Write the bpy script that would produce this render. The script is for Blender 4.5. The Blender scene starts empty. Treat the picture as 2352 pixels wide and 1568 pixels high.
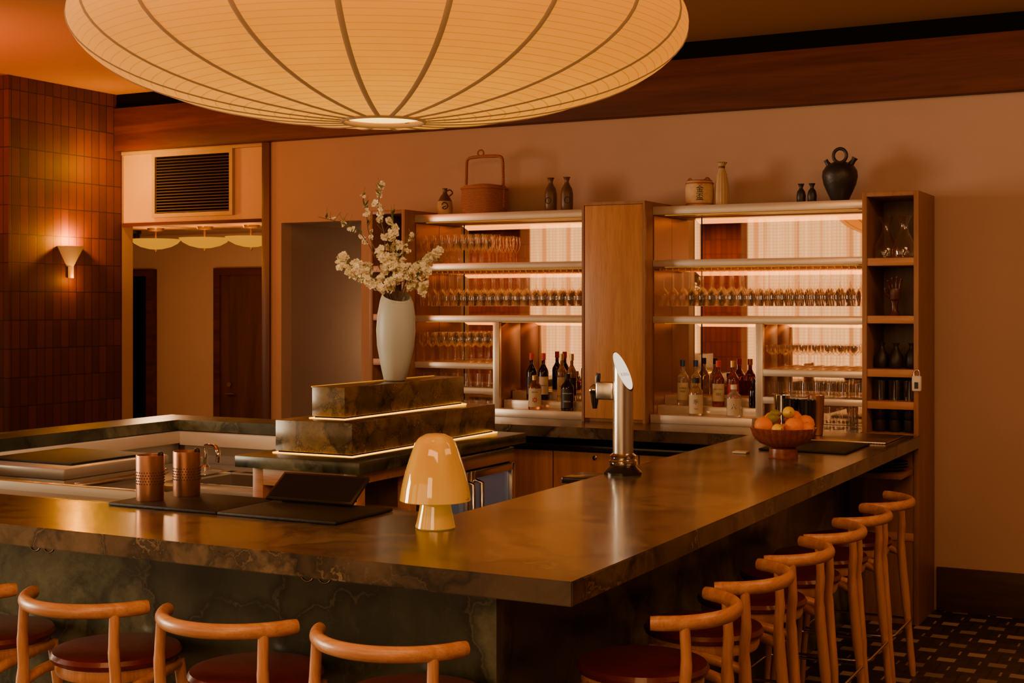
import bpy, bmesh, math, random
from mathutils import Vector, Matrix
random.seed(7)
C = bpy.context.scene.collection
WL = {}
pi = math.pi

# ------------------------------------------------------------------ materials
def nt(name):
    m = bpy.data.materials.new(name); m.use_nodes = True
    t = m.node_tree
    return m, t, t.nodes['Principled BSDF']
def N(t, typ, **kw):
    n = t.nodes.new(typ)
    for k, v in kw.items():
        if k in n.inputs.keys(): n.inputs[k].default_value = v
        else: setattr(n, k, v)
    return n
def L(t, a, b): t.links.new(a, b)
def c4(c): return (c[0], c[1], c[2], 1)
def mixc(t, fac, a, b):
    n = t.nodes.new('ShaderNodeMix'); n.data_type = 'RGBA'
    if isinstance(fac, float): n.inputs[0].default_value = fac
    else: L(t, fac, n.inputs[0])
    for i, x in ((6, a), (7, b)):
        if isinstance(x, tuple): n.inputs[i].default_value = c4(x)
        else: L(t, x, n.inputs[i])
    return n.outputs[2]
def math_(t, op, a, b=None):
    n = t.nodes.new('ShaderNodeMath'); n.operation = op
    for i, x in enumerate((a, b)):
        if x is None: continue
        if isinstance(x, (int, float)): n.inputs[i].default_value = x
        else: L(t, x, n.inputs[i])
    return n.outputs[0]
def ramp(t, fac, p0, p1, c0=(0,0,0), c1=(1,1,1), interp='LINEAR'):
    n = t.nodes.new('ShaderNodeValToRGB'); n.color_ramp.interpolation = interp
    e = n.color_ramp.elements
    e[0].position = p0; e[0].color = c4(c0); e[1].position = p1; e[1].color = c4(c1)
    L(t, fac, n.inputs[0]); return n.outputs[0]
def coords(t, scale=(1,1,1), rot=(0,0,0)):
    tc = t.nodes.new('ShaderNodeTexCoord'); mp = t.nodes.new('ShaderNodeMapping')
    mp.inputs['Scale'].default_value = scale; mp.inputs['Rotation'].default_value = rot
    L(t, tc.outputs['Object'], mp.inputs[0]); return mp.outputs[0]
def plain(name, col, rough=.5, metal=0, var=.12, scale=8, bump=0.0, coat=0.0, emit=None, es=0, spec=.5):
    m, t, b = nt(name)
    v = coords(t)
    n = N(t, 'ShaderNodeTexNoise', Scale=scale, Detail=4.0); L(t, v, n.inputs['Vector'])
    dk = tuple(x*(1-var) for x in col); lt = tuple(min(1, x*(1+var)) for x in col)
    L(t, mixc(t, n.outputs[0], dk, lt), b.inputs['Base Color'])
    b.inputs['Roughness'].default_value = rough; b.inputs['Metallic'].default_value = metal
    b.inputs['Coat Weight'].default_value = coat; b.inputs['Specular IOR Level'].default_value = spec
    if bump:
        bp = N(t, 'ShaderNodeBump', Strength=bump, Distance=.01); L(t, n.outputs[0], bp.inputs['Height']); L(t, bp.outputs[0], b.inputs['Normal'])
    if emit:
        b.inputs['Emission Color'].default_value = c4(emit); b.inputs['Emission Strength'].default_value = es
    return m
def wood(name, c1, c2, axis='Z', rough=.4, s=1.0, coat=.1, spec=.5):
    m, t, b = nt(name)
    sc = {'X': (1.2, 18, 18), 'Y': (18, 1.2, 18), 'Z': (18, 18, 1.2)}[axis]
    v = coords(t, tuple(x*s for x in sc))
    n = N(t, 'ShaderNodeTexNoise', Scale=1.6, Detail=6.0, Distortion=.7); L(t, v, n.inputs['Vector'])
    n2 = N(t, 'ShaderNodeTexNoise', Scale=9.0, Detail=3.0); L(t, v, n2.inputs['Vector'])
    f = ramp(t, n.outputs[0], .35, .68)
    base = mixc(t, f, c1, c2)
    base = mixc(t, math_(t, 'MULTIPLY', ramp(t, n2.outputs[0], .5, .7), .35), base, tuple(x*.5 for x in c1))
    L(t, base, b.inputs['Base Color']); b.inputs['Roughness'].default_value = rough
    b.inputs['Coat Weight'].default_value = coat; b.inputs['Coat Roughness'].default_value = .3; b.inputs['Specular IOR Level'].default_value = spec
    bp = N(t, 'ShaderNodeBump', Strength=.12, Distance=.004); L(t, n2.outputs[0], bp.inputs['Height']); L(t, bp.outputs[0], b.inputs['Normal'])
    return m
def stone(name, ca, cb, cc, vein, rough=.22, sc=1.0, coat=.3, vs=1.0, wv=.9, spec=.5, crack=1.0):
    """polished quartzite: large cloudy cells, dark seams and thin pale cracks"""
    m, t, b = nt(name)
    v = coords(t, (sc, sc, sc), (.3, .2, .5))
    w = N(t, 'ShaderNodeTexNoise', Scale=2.4, Detail=7.0, Roughness=.6); L(t, v, w.inputs['Vector'])
    vm = t.nodes.new('ShaderNodeVectorMath'); vm.operation = 'MULTIPLY_ADD'
    L(t, w.outputs['Color'], vm.inputs[0]); vm.inputs[1].default_value = (wv, wv, wv); L(t, v, vm.inputs[2])
    vo = N(t, 'ShaderNodeTexVoronoi', Scale=2.6, feature='DISTANCE_TO_EDGE'); L(t, vm.outputs[0], vo.inputs['Vector'])
    vc = N(t, 'ShaderNodeTexVoronoi', Scale=2.6); L(t, vm.outputs[0], vc.inputs['Vector'])
    vo2 = N(t, 'ShaderNodeTexVoronoi', Scale=8.5, feature='DISTANCE_TO_EDGE'); L(t, vm.outputs[0], vo2.inputs['Vector'])
    sp = t.nodes.new('ShaderNodeSeparateColor'); L(t, vc.outputs['Color'], sp.inputs[0])
    n = N(t, 'ShaderNodeTexNoise', Scale=3.0, Detail=9.0, Distortion=.6, Roughness=.6); L(t, v, n.inputs['Vector'])
    n2 = N(t, 'ShaderNodeTexNoise', Scale=11.0, Detail=8.0, Roughness=.65); L(t, vm.outputs[0], n2.inputs['Vector'])
    base = mixc(t, ramp(t, n.outputs[0], .40, .60), ca, cb)
    base = mixc(t, math_(t, 'MULTIPLY', ramp(t, sp.outputs[0], .25, .50), ramp(t, n2.outputs[0], .30, .64)), base, cc)
    base = mixc(t, math_(t, 'MULTIPLY', ramp(t, vo.outputs['Distance'], .0, .09, (1,1,1), (0,0,0)), .85*vs), base, tuple(x*.18 for x in ca))
    vf = ramp(t, vo.outputs['Distance'], .003, .014, (1,1,1), (0,0,0))
    vf2 = ramp(t, vo2.outputs['Distance'], .004, .02, (1,1,1), (0,0,0))
    base = mixc(t, math_(t, 'MULTIPLY', vf, math_(t, 'MULTIPLY', ramp(t, n.outputs[0], .42, .60), .85*vs*crack)), base, vein)
    base = mixc(t, math_(t, 'MULTIPLY', vf2, math_(t, 'MULTIPLY', sp.outputs[1], .55*vs*crack)), base, tuple(x*.5 for x in vein))
    L(t, base, b.inputs['Base Color'])
    b.inputs['Roughness'].default_value = rough; b.inputs['Specular IOR Level'].default_value = spec
    b.inputs['Coat Weight'].default_value = coat; b.inputs['Coat Roughness'].default_value = .12
    return m
def tile(name, c1, c2, mortar, w, h, rough=.6, ms=.004):
    m, t, b = nt(name)
    tc = t.nodes.new('ShaderNodeTexCoord'); sp = t.nodes.new('ShaderNodeSeparateXYZ'); cb = t.nodes.new('ShaderNodeCombineXYZ')
    L(t, tc.outputs['Object'], sp.inputs[0])
    L(t, math_(t, 'ADD', sp.outputs[0], sp.outputs[1]), cb.inputs[0]); L(t, sp.outputs[2], cb.inputs[1])
    br = t.nodes.new('ShaderNodeTexBrick'); br.offset = 0.0
    L(t, cb.outputs[0], br.inputs['Vector'])
    br.inputs['Scale'].default_value = 1; br.inputs['Brick Width'].default_value = w; br.inputs['Row Height'].default_value = h
    br.inputs['Mortar Size'].default_value = ms; br.inputs['Mortar Smooth'].default_value = .3
    br.inputs['Color1'].default_value = c4(c1); br.inputs['Color2'].default_value = c4(c2); br.inputs['Mortar'].default_value = c4(mortar)
    n = N(t, 'ShaderNodeTexNoise', Scale=12.0, Detail=4.0); L(t, tc.outputs['Object'], n.inputs['Vector'])
    L(t, mixc(t, math_(t, 'MULTIPLY', n.outputs[0], .5), br.outputs['Color'], tuple(x*.35 for x in c1)), b.inputs['Base Color'])
    b.inputs['Roughness'].default_value = rough; b.inputs['Specular IOR Level'].default_value = .25
    bp = N(t, 'ShaderNodeBump', Strength=.4, Distance=.003); bp.invert = True
    L(t, br.outputs['Fac'], bp.inputs['Height']); L(t, bp.outputs[0], b.inputs['Normal'])
    return m
def glow(name, col, s, base=None):
    m, t, b = nt(name)
    b.inputs['Base Color'].default_value = c4(base or tuple(x*.3 for x in col))
    n = N(t, 'ShaderNodeTexNoise', Scale=6.0); L(t, coords(t), n.inputs['Vector'])
    L(t, mixc(t, n.outputs[0], tuple(x*.9 for x in col), col), b.inputs['Emission Color'])
    b.inputs['Emission Strength'].default_value = s
    return m
def thin_glass(name, tint=(1, .98, .96), edge=(1, .80, .58), refl=.06, pw=1.7, tl=.30):
    m, t, b = nt(name); t.nodes.remove(b)
    o = t.nodes['Material Output']
    tr = N(t, 'ShaderNodeBsdfTransparent'); tr.inputs[0].default_value = c4(tint)
    gl = N(t, 'ShaderNodeBsdfGlossy'); gl.inputs['Roughness'].default_value = .04; gl.inputs[0].default_value = (1, .96, .9, 1)
    df = N(t, 'ShaderNodeBsdfTranslucent'); df.inputs[0].default_value = c4(edge)  # peach edge colour painting the shelf light caught on the rims
    e = t.nodes.new('ShaderNodeMixShader'); e.inputs[0].default_value = tl; L(t, gl.outputs[0], e.inputs[1]); L(t, df.outputs[0], e.inputs[2])
    lw = N(t, 'ShaderNodeLayerWeight', Blend=.3)
    n = N(t, 'ShaderNodeTexNoise', Scale=5.0); L(t, coords(t), n.inputs['Vector'])
    f = math_(t, 'ADD', math_(t, 'MULTIPLY', math_(t, 'POWER', lw.outputs['Facing'], pw), 1.0), math_(t, 'MULTIPLY', n.outputs[0], refl))
    mx = t.nodes.new('ShaderNodeMixShader'); L(t, f, mx.inputs[0]); L(t, tr.outputs[0], mx.inputs[1]); L(t, e.outputs[0], mx.inputs[2])
    L(t, mx.outputs[0], o.inputs[0]); return m
def solid_glass(name, col, rough=.03):
    m = plain(name, col, rough, var=.05); b = m.node_tree.nodes['Principled BSDF']
    b.inputs['Transmission Weight'].default_value = .85; b.inputs['IOR'].default_value = 1.45
    return m

M_wall = plain('plaster_wall', (.465, .31, .215), .75, var=.06, scale=3, bump=.05, spec=.15)
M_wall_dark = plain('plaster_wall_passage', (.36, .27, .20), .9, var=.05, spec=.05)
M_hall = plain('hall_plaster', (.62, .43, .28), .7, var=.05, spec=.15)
M_ceil = plain('ceiling_paint', (.44, .235, .10), .85, var=.03, spec=.1)
M_tile = tile('terracotta_tile', (.150, .042, .016), (.076, .025, .011), (.026, .012, .007), .078, .205)
M_tiler = tile('lit_terracotta_tile', (.36, .12, .045), (.22, .075, .03), (.06, .03, .018), .078, .205)  # brighter copy of the wall tile, orange lamplight put into its colour
M_beam = wood('mahogany_beam', (.07, .015, .005), (.13, .034, .010), 'X', .55, .4, .0, .2)
M_black = plain('black_void', (.004, .003, .002), .8, spec=.05)
M_blackrub = plain('black_rubber', (.010, .009, .008), .55, bump=.3, scale=300, spec=.3)
M_blackgl = plain('black_gloss', (.012, .010, .010), .2)
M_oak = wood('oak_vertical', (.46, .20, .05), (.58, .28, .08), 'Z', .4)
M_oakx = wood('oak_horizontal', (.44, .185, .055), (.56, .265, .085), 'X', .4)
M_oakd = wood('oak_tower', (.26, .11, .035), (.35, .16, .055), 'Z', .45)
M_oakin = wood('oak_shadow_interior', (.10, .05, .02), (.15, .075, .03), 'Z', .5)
M_stoolw = wood('ash_stool_wood', (.50, .21, .07), (.66, .33, .125), 'Z', .35, 1.4, .3)
M_stoolr = wood('ash_rail_wood', (.50, .21, .07), (.66, .33, .125), 'X', .35, 1.4, .3)
M_leather = plain('oxblood_leather', (.12, .008, .005), .35, var=.25, scale=30, bump=.15, coat=.2)
M_stone = stone('dark_quartzite_top', (.046, .031, .017), (.098, .066, .034), (.17, .125, .070), (.36, .27, .16), .25, 1.0, .2, 1.0, .6, .4, .6)
M_stonef = stone('green_quartzite_front', (.018, .022, .011), (.052, .052, .025), (.165, .162, .085), (.26, .23, .13), .3, .8, .2, 1.0, .45, .5, .45)
M_stonep = stone('golden_quartzite_plinth', (.06, .044, .017), (.13, .085, .027), (.22, .145, .048), (.38, .25, .09), .25, 2.0, .2, .9, .7)
M_steel = plain('brushed_steel', (.66, .60, .52), .26, 1.0, .06, 40)
M_steelw = plain('satin_stainless', (.52, .50, .45), .34, .6, .08, 6)
M_shelf = plain('pale_metal_shelf', (.72, .63, .52), .3, .55, .06, 30)
M_cream = plain('cream_panel', (.75, .64, .48), .45)
M_ventf = plain('vent_frame_paint', (.46, .33, .19), .5)
M_louvre = plain('vent_louvre', (.24, .165, .095), .5)
M_chrome = plain('chrome', (.78, .72, .62), .08, 1.0, .03)
M_copper = plain('copper', (.56, .27, .15), .36, 1.0, .1)
M_brass = plain('brass', (.55, .34, .11), .3, 1.0)
M_hook = plain('aged_brass_hook', (.16, .09, .04), .4, 1.0)
M_mirror = plain('warm_mirror', (.88, .64, .42), .02, 1.0, .01)
M_copperp = plain('copper_toned_panel', (.28, .11, .05), .3, .5, .1)
M_white = plain('white_enamel', (.78, .72, .64), .35)
M_led = glow('led_strip', (1, .38, .01), 5)
M_ledc = glow('led_soft', (1, .36, .0), 1.0)
M_glass = thin_glass('clear_glass')
M_glassc = thin_glass('carafe_glass', (.96, .92, .88), (1, .8, .6), .2, 1.1, .3)
M_glassd = thin_glass('smoked_glass', (.45, .38, .33), (.3, .2, .14), .3, 1.3)
M_vase = plain('pale_ceramic', (.50, .53, .48), .45, var=.03)
M_bark = plain('branch_bark', (.12, .07, .035), .7)
M_petal = plain('blossom_petal', (.95, .84, .54), .6, var=.06, scale=60)
M_leaf = plain('blossom_leaf', (.12, .16, .03), .5)
M_darkcer = plain('black_ceramic', (.018, .014, .012), .45, bump=.15, scale=60)
M_browncer = plain('brown_ceramic', (.12, .06, .025), .4, var=.4, scale=18)
M_creamcer = plain('cream_ceramic', (.52, .35, .16), .45, var=.25, scale=14)
M_straw = plain('pale_straw_wrap', (.66, .45, .21), .6, var=.25, scale=50, bump=.4)
M_ink = plain('black_ink', (.015, .012, .01), .6)
M_red = plain('red_paint', (.5, .03, .02), .4)
M_paper = plain('label_paper', (.62, .52, .34), .6)
M_paperb = plain('label_black', (.02, .018, .016), .5)
M_gold = plain('gold_foil', (.55, .35, .10), .3, .8)
M_blue = plain('blue_cap', (.02, .05, .22), .35)
M_orange = plain('orange_peel', (.80, .23, .0), .45, var=.08, scale=60, bump=.2, spec=.3)
M_lemon = plain('lemon_peel', (.78, .50, .0), .45, var=.06, scale=50, bump=.15, spec=.3)
M_lime = plain('lime_peel', (.24, .20, .01), .4, var=.2, scale=20, bump=.15)
M_bowlw = wood('red_wood_bowl', (.16, .032, .008), (.26, .06, .016), 'X', .35, 1.2, .2)
M_handw = wood('dark_hand_wood', (.06, .014, .007), (.10, .026, .012), 'Z', .35, 1, .1, .4)
M_door = wood('dark_walnut_door', (.075, .026, .011), (.13, .046, .019), 'Z', .4, .5)
M_base = wood('dark_baseboard', (.045, .02, .012), (.07, .03, .017), 'X', .45)

def mk_wicker():
    m, t, b = nt('woven_wicker')
    v = coords(t)
    w = N(t, 'ShaderNodeTexWave', Scale=40.0, Distortion=1.0); w.bands_direction = 'Z'; L(t, v, w.inputs['Vector'])
    n = N(t, 'ShaderNodeTexNoise', Scale=70.0); L(t, v, n.inputs['Vector'])
    L(t, mixc(t, math_(t, 'MULTIPLY', w.outputs[0], math_(t, 'ADD', n.outputs[0], .5)), (.20, .055, .018), (.58, .20, .07)), b.inputs['Base Color'])
    b.inputs['Roughness'].default_value = .55
    bp = N(t, 'ShaderNodeBump', Strength=.6, Distance=.004); L(t, w.outputs[0], bp.inputs['Height']); L(t, bp.outputs[0], b.inputs['Normal'])
    return m
M_wicker = mk_wicker()
def perforated(name, col, sc):
    m, t, b = nt(name)
    v = coords(t, (sc, sc, sc))
    vo = N(t, 'ShaderNodeTexVoronoi', Scale=1.0); vo.inputs['Randomness'].default_value = 0.0; L(t, v, vo.inputs['Vector'])
    f = ramp(t, vo.outputs['Distance'], .30, .36)
    L(t, mixc(t, f, (.01, .008, .006), col), b.inputs['Base Color']); L(t, f, b.inputs['Metallic'])
    b.inputs['Roughness'].default_value = .3
    return m
M_perf = perforated('perforated_steel', (.5, .43, .34), 70)
def mk_lantern():
    m, t, b = nt('lantern_paper')
    tc = t.nodes.new('ShaderNodeTexCoord'); sp = t.nodes.new('ShaderNodeSeparateXYZ'); L(t, tc.outputs['Object'], sp.inputs[0])
    rad = math_(t, 'SQRT', math_(t, 'ADD', math_(t, 'MULTIPLY', sp.outputs[0], sp.outputs[0]), math_(t, 'MULTIPLY', sp.outputs[1], sp.outputs[1])))
    ph = math_(t, 'ARCTAN2', math_(t, 'DIVIDE', sp.outputs[2], .28), math_(t, 'DIVIDE', rad, .92))
    fr = math_(t, 'FRACT', math_(t, 'MULTIPLY', ph, 19.0))
    line = math_(t, 'LESS_THAN', fr, .11)
    n = N(t, 'ShaderNodeTexNoise', Scale=5.0, Detail=9.0, Roughness=.75); L(t, tc.outputs['Object'], n.inputs['Vector'])
    n2 = N(t, 'ShaderNodeTexNoise', Scale=60.0, Detail=4.0); L(t, tc.outputs['Object'], n2.inputs['Vector'])
    col = mixc(t, ramp(t, n.outputs[0], .3, .7), (.80, .24, .0), (1, .345, .0))
    col = mixc(t, math_(t, 'MULTIPLY', n2.outputs[0], .2), col, (1, .44, .02))
    # lamp falloff painted into the glow: dimmer and redder towards the rim
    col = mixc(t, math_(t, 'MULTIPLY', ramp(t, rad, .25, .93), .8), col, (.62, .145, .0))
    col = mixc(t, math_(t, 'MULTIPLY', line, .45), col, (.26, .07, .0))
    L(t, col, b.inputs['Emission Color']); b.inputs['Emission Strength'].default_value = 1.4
    b.inputs['Base Color'].default_value = (.30, .18, .06, 1); b.inputs['Roughness'].default_value = .8; b.inputs['Specular IOR Level'].default_value = .1
    return m
M_lantern = mk_lantern()
M_rib = plain('lantern_rib', (.20, .12, .07), .8, emit=(.45, .17, .04), es=.42, spec=.05)
def mk_curtain():
    m, t, b = nt('sheer_curtain')
    v = coords(t)
    w1 = N(t, 'ShaderNodeTexWave', Scale=7.0); w1.bands_direction = 'X'; L(t, v, w1.inputs['Vector'])
    w2 = N(t, 'ShaderNodeTexWave', Scale=7.0); w2.bands_direction = 'Z'; L(t, v, w2.inputs['Vector'])
    n = N(t, 'ShaderNodeTexNoise', Scale=4.0, Detail=4.0); L(t, coords(t, (3.2, 3.2, .03)), n.inputs['Vector'])
    g = math_(t, 'MULTIPLY', w1.outputs[0], w2.outputs[0])
    col = mixc(t, g, (.74, .38, .13), (1, .78, .48))
    col = mixc(t, math_(t, 'MULTIPLY', ramp(t, n.outputs[0], .54, .58), .85), col, (.48, .17, .03))  # shade in the folds painted as dark orange bands
    L(t, col, b.inputs['Emission Color']); b.inputs['Emission Strength'].default_value = 2.0
    b.inputs['Base Color'].default_value = (.3, .2, .12, 1)
    return m
M_curtain = mk_curtain()
def mk_amber():
    m, t, b = nt('amber_swirl_glass')
    v = coords(t, (1, 1, .2))
    n = N(t, 'ShaderNodeTexNoise', Scale=7.0, Detail=1.0, Distortion=.6); L(t, v, n.inputs['Vector'])
    col = mixc(t, ramp(t, n.outputs[0], .4, .62), (.62, .31, .02), (.70, .41, .04))
    L(t, col, b.inputs['Base Color']); L(t, col, b.inputs['Emission Color']); b.inputs['Emission Strength'].default_value = .22
    b.inputs['Roughness'].default_value = .06; b.inputs['Coat Weight'].default_value = 1.0; b.inputs['Coat Roughness'].default_value = .03
    return m
M_amber = mk_amber()
def mk_floor():
    m, t, b = nt('mosaic_floor')
    v = coords(t)
    br = t.nodes.new('ShaderNodeTexBrick'); L(t, v, br.inputs['Vector']); br.offset = .5
    for k, x in (('Scale', 1), ('Brick Width', .24), ('Row Height', .16), ('Mortar Size', .044), ('Mortar Smooth', .0), ('Bias', .0)): br.inputs[k].default_value = x
    br.inputs['Color1'].default_value = (1, 1, 1, 1); br.inputs['Color2'].default_value = (.35, .35, .35, 1); br.inputs['Mortar'].default_value = (0, 0, 0, 1)
    sp = t.nodes.new('ShaderNodeSeparateXYZ'); L(t, v, sp.inputs[0])
    cutx = math_(t, 'LESS_THAN', math_(t, 'FRACT', math_(t, 'DIVIDE', math_(t, 'ADD', sp.outputs[0], .03), .12)), .70)
    br2 = t.nodes.new('ShaderNodeTexBrick'); L(t, v, br2.inputs['Vector']); br2.offset = 0
    for k, x in (('Scale', 1), ('Brick Width', .12), ('Row Height', .08), ('Mortar Size', .005)): br2.inputs[k].default_value = x
    br2.inputs['Color1'].default_value = (.022, .015, .012, 1); br2.inputs['Color2'].default_value = (.045, .031, .023, 1); br2.inputs['Mortar'].default_value = (.008, .006, .005, 1)
    L(t, mixc(t, math_(t, 'MULTIPLY', br.outputs['Color'], cutx), br2.outputs['Color'], (.50, .37, .27)), b.inputs['Base Color']); b.inputs['Roughness'].default_value = .4
    return m
M_floor = mk_floor()

# ------------------------------------------------------------------ mesh helpers
def finish(bm, name, mat, loc=(0,0,0), parent=None, ang=40, rot=None):
    bmesh.ops.recalc_face_normals(bm, faces=bm.faces)
    for f in bm.faces: f.smooth = True
    for e in bm.edges:
        if len(e.link_faces) == 2: e.smooth = e.calc_face_angle(0) < math.radians(ang)
    me = bpy.data.meshes.new(name); bm.to_mesh(me); bm.free()
    me.materials.append(mat)
    return put(bpy.data.objects.new(name, me), loc, parent, rot)
def put(o, loc, parent=None, rot=None):
    C.objects.link(o)
    loc = Vector(loc)
    if parent:
        o.parent = parent; o.location = loc - WL[parent.name]
    else: o.location = loc
    if rot: o.rotation_euler = rot
    WL[o.name] = loc
    return o
def empty(name, loc=(0,0,0), parent=None):
    o = bpy.data.objects.new(name, None); o.empty_display_size = .05
    return put(o, loc, parent)
def tag(o, label, cat=None, group=None, kind=None):
    if label: o['label'] = label
    if cat: o['category'] = cat
    if group: o['group'] = group
    if kind: o['kind'] = kind
    return o
def struct(o): o['kind'] = 'structure'; return o
def boxbm(bm, x0, x1, y0, y1, z0, z1, bev=0):
    r = bmesh.ops.create_cube(bm, size=1)
    vs = r['verts']
    for v in vs:
        v.co = Vector((x0+(v.co.x+.5)*(x1-x0), y0+(v.co.y+.5)*(y1-y0), z0+(v.co.z+.5)*(z1-z0)))
    if bev:
        es = list({e for v in vs for e in v.link_edges})
        bmesh.ops.bevel(bm, geom=es, offset=bev, segments=2, affect='EDGES', profile=.5)
def box(name, x0, x1, y0, y1, z0, z1, mat, bev=0, parent=None):
    bm = bmesh.new(); cx, cy = (x0+x1)/2, (y0+y1)/2
    boxbm(bm, x0-cx, x1-cx, y0-cy, y1-cy, 0, z1-z0, bev)
    return finish(bm, name, mat, (cx, cy, z0), parent, 35)
def boxes(name, lst, mat, loc, parent=None, bev=0):
    bm = bmesh.new(); l = loc
    for b in lst: boxbm(bm, b[0]-l[0], b[1]-l[0], b[2]-l[1], b[3]-l[1], b[4]-l[2], b[5]-l[2], bev)
    return finish(bm, name, mat, loc, parent, 35)
def prism(name, pts, z0, z1, mat, bev=.003, parent=None):
    bm = bmesh.new(); cx = sum(p[0] for p in pts)/len(pts); cy = sum(p[1] for p in pts)/len(pts)
    f = bm.faces.new([bm.verts.new((p[0]-cx, p[1]-cy, 0)) for p in pts])
    r = bmesh.ops.extrude_face_region(bm, geom=[f])
    for v in r['geom']:
        if isinstance(v, bmesh.types.BMVert): v.co.z += z1-z0
    if bev: bmesh.ops.bevel(bm, geom=list(bm.edges), offset=bev, segments=2, affect='EDGES')
    return finish(bm, name, mat, (cx, cy, z0), parent, 35)
def lathebm(bm, prof, seg=32, fn=None, off=(0,0,0)):
    rings = []
    for r, z in prof:
        ring = []
        for i in range(seg):
            a = 2*pi*i/seg; rr, zz = r, z
            if fn: rr, zz = fn(r, z, a)
            ring.append(bm.verts.new((rr*math.cos(a)+off[0], rr*math.sin(a)+off[1], zz+off[2])))
        rings.append(ring)
    for a, b in zip(rings, rings[1:]):
        for i in range(seg):
            j = (i+1) % seg
            bm.faces.new((a[i], a[j], b[j], b[i]))
    bmesh.ops.remove_doubles(bm, verts=[v for r in rings for v in r], dist=1e-5)
def lathe(name, prof, mat, loc=(0,0,0), parent=None, seg=32, fn=None, ang=40, rot=None):
    bm = bmesh.new(); lathebm(bm, prof, seg, fn)
    return finish(bm, name, mat, loc, parent, ang, rot)
def tubebm(bm, pts, rad, seg=10, cap=True, closed=False, sq=1.0):
    pts = [Vector(p) for p in pts]; n = len(pts)
    if not isinstance(rad, (list, tuple)): rad = [rad]*n
    rings = []; up = None
    for i, p in enumerate(pts):
        if closed: d = pts[(i+1) % n]-pts[i-1]
        else: d = pts[min(i+1, n-1)]-pts[max(i-1, 0)]
        d.normalize()
        if up is None:
            up = Vector((0, 0, 1)) if abs(d.z) < .9 else Vector((1, 0, 0))
        s = d.cross(up).normalized(); u = s.cross(d).normalized(); up = u
        rings.append([bm.verts.new(p + s*math.cos(2*pi*k/seg)*rad[i] + u*math.sin(2*pi*k/seg)*rad[i]*sq) for k in range(seg)])
    m = n if closed else n-1
    for i in range(m):
        a, b = rings[i], rings[(i+1) % n]
        for k in range(seg):
            j = (k+1) % seg
            bm.faces.new((a[k], a[j], b[j], b[k]))
    if cap and not closed:
        bm.faces.new(rings[0]); bm.faces.new(rings[-1])
def tube(name, pts, rad, mat, loc=(0,0,0), parent=None, seg=10, closed=False, sq=1.0):
    bm = bmesh.new(); tubebm(bm, pts, rad, seg, True, closed, sq)
    return finish(bm, name, mat, loc, parent, 50)
def spline(pts, n=6):
    P = [Vector(p) for p in pts]; P = [P[0]*2-P[1]]+P+[P[-1]*2-P[-2]]; out = []
    for i in range(1, len(P)-2):
        for k in range(n):
            t = k/n
            out.append(.5*((2*P[i])+(P[i+1]-P[i-1])*t+(2*P[i-1]-5*P[i]+4*P[i+1]-P[i+2])*t*t+(-P[i-1]+3*P[i]-3*P[i+1]+P[i+2])*t**3))
    out.append(P[-2]); return out
def dup(root, loc, rz=None, rx=None):
    n = root.copy(); C.objects.link(n); n.location = loc
    if rz is not None: n.rotation_euler = (rx or 0, 0, rz)
    def rec(src, dst):
        for ch in src.children:
            k = ch.copy(); k.parent = dst; k.matrix_parent_inverse = ch.matrix_parent_inverse.copy(); C.objects.link(k); rec(ch, k)
    rec(root, n)
    WL[n.name] = Vector(loc); return n
def lettering(txt, size, mat, parent, pos, R=None, name='lettering', rot=None, font_off=.0):
    cu = bpy.data.curves.new('t', 'FONT'); cu.body = txt; cu.size = size; cu.align_x = 'CENTER'; cu.align_y = 'CENTER'; cu.offset = font_off
    cu.extrude = 0
    o = bpy.data.objects.new('t', cu); C.objects.link(o)
    dg = bpy.context.evaluated_depsgraph_get(); me = bpy.data.meshes.new_from_object(o.evaluated_get(dg))
    bpy.data.objects.remove(o)
    for v in me.vertices:
        x, z = v.co.x, v.co.y
        if R: v.co = Vector((R*math.sin(x/R), -R*math.cos(x/R), z))
        else: v.co = Vector((x, 0, z))
    me.materials.clear(); me.materials.append(mat)
    n = bpy.data.objects.new(name, me); C.objects.link(n); n.parent = parent; n.location = pos
    if rot: n.rotation_euler = rot
    return n
def patch(name, R, z0, z1, a, mat, parent):
    bm = bmesh.new(); s = 12; lo = []; hi = []
    for i in range(s+1):
        t = -a+2*a*i/s
        lo.append(bm.verts.new((R*math.sin(t), -R*math.cos(t), z0))); hi.append(bm.verts.new((R*math.sin(t), -R*math.cos(t), z1)))
    for i in range(s): bm.faces.new((lo[i], lo[i+1], hi[i+1], hi[i]))
    o = finish(bm, name, mat, (0,0,0)); o.parent = parent; return o

# ------------------------------------------------------------------ room shell
CZ = 3.38; YW = 8.18; HC = 1.75; HB = 1.04
struct(box('floor', -12.2, 3.2, -2.8, 11.3, -.06, 0, M_floor))
struct(box('ceiling', -12.2, 3.2, -2.8, 8.2, CZ, CZ+.08, M_ceil))
struct(boxes('wall_back', [(-6.30, -6.147, YW, YW+.12, 0, 2.94), (-6.147, -5.45, YW, YW+.12, 2.347, 2.94), (-5.45, 3.2, YW, YW+.12, 0, 2.94),
                           (-12.2, 3.2, YW, YW+.12, 2.94, CZ), (-12.2, -7.68, YW, YW+.12, 0, 2.94)], M_wall, (-3, YW, 0)))
struct(box('wall_header', -7.68, -6.30, YW+.02, YW+.12, 2.38, 2.94, M_hall))
struct(box('wall_left', -8.6, -7.68, 7.05, YW-.001, 0, CZ-.001, M_tile))
struct(box('wall_west', -12.3, -12.2, -2.8, 8.2, 0, CZ, M_wall))
struct(box('wall_right', 3.2, 3.3, -2.8, 8.2, 0, CZ, M_wall))
struct(box('wall_rear', -12.2, 3.2, -2.8, -2.7, 0, CZ, M_wall))
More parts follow.
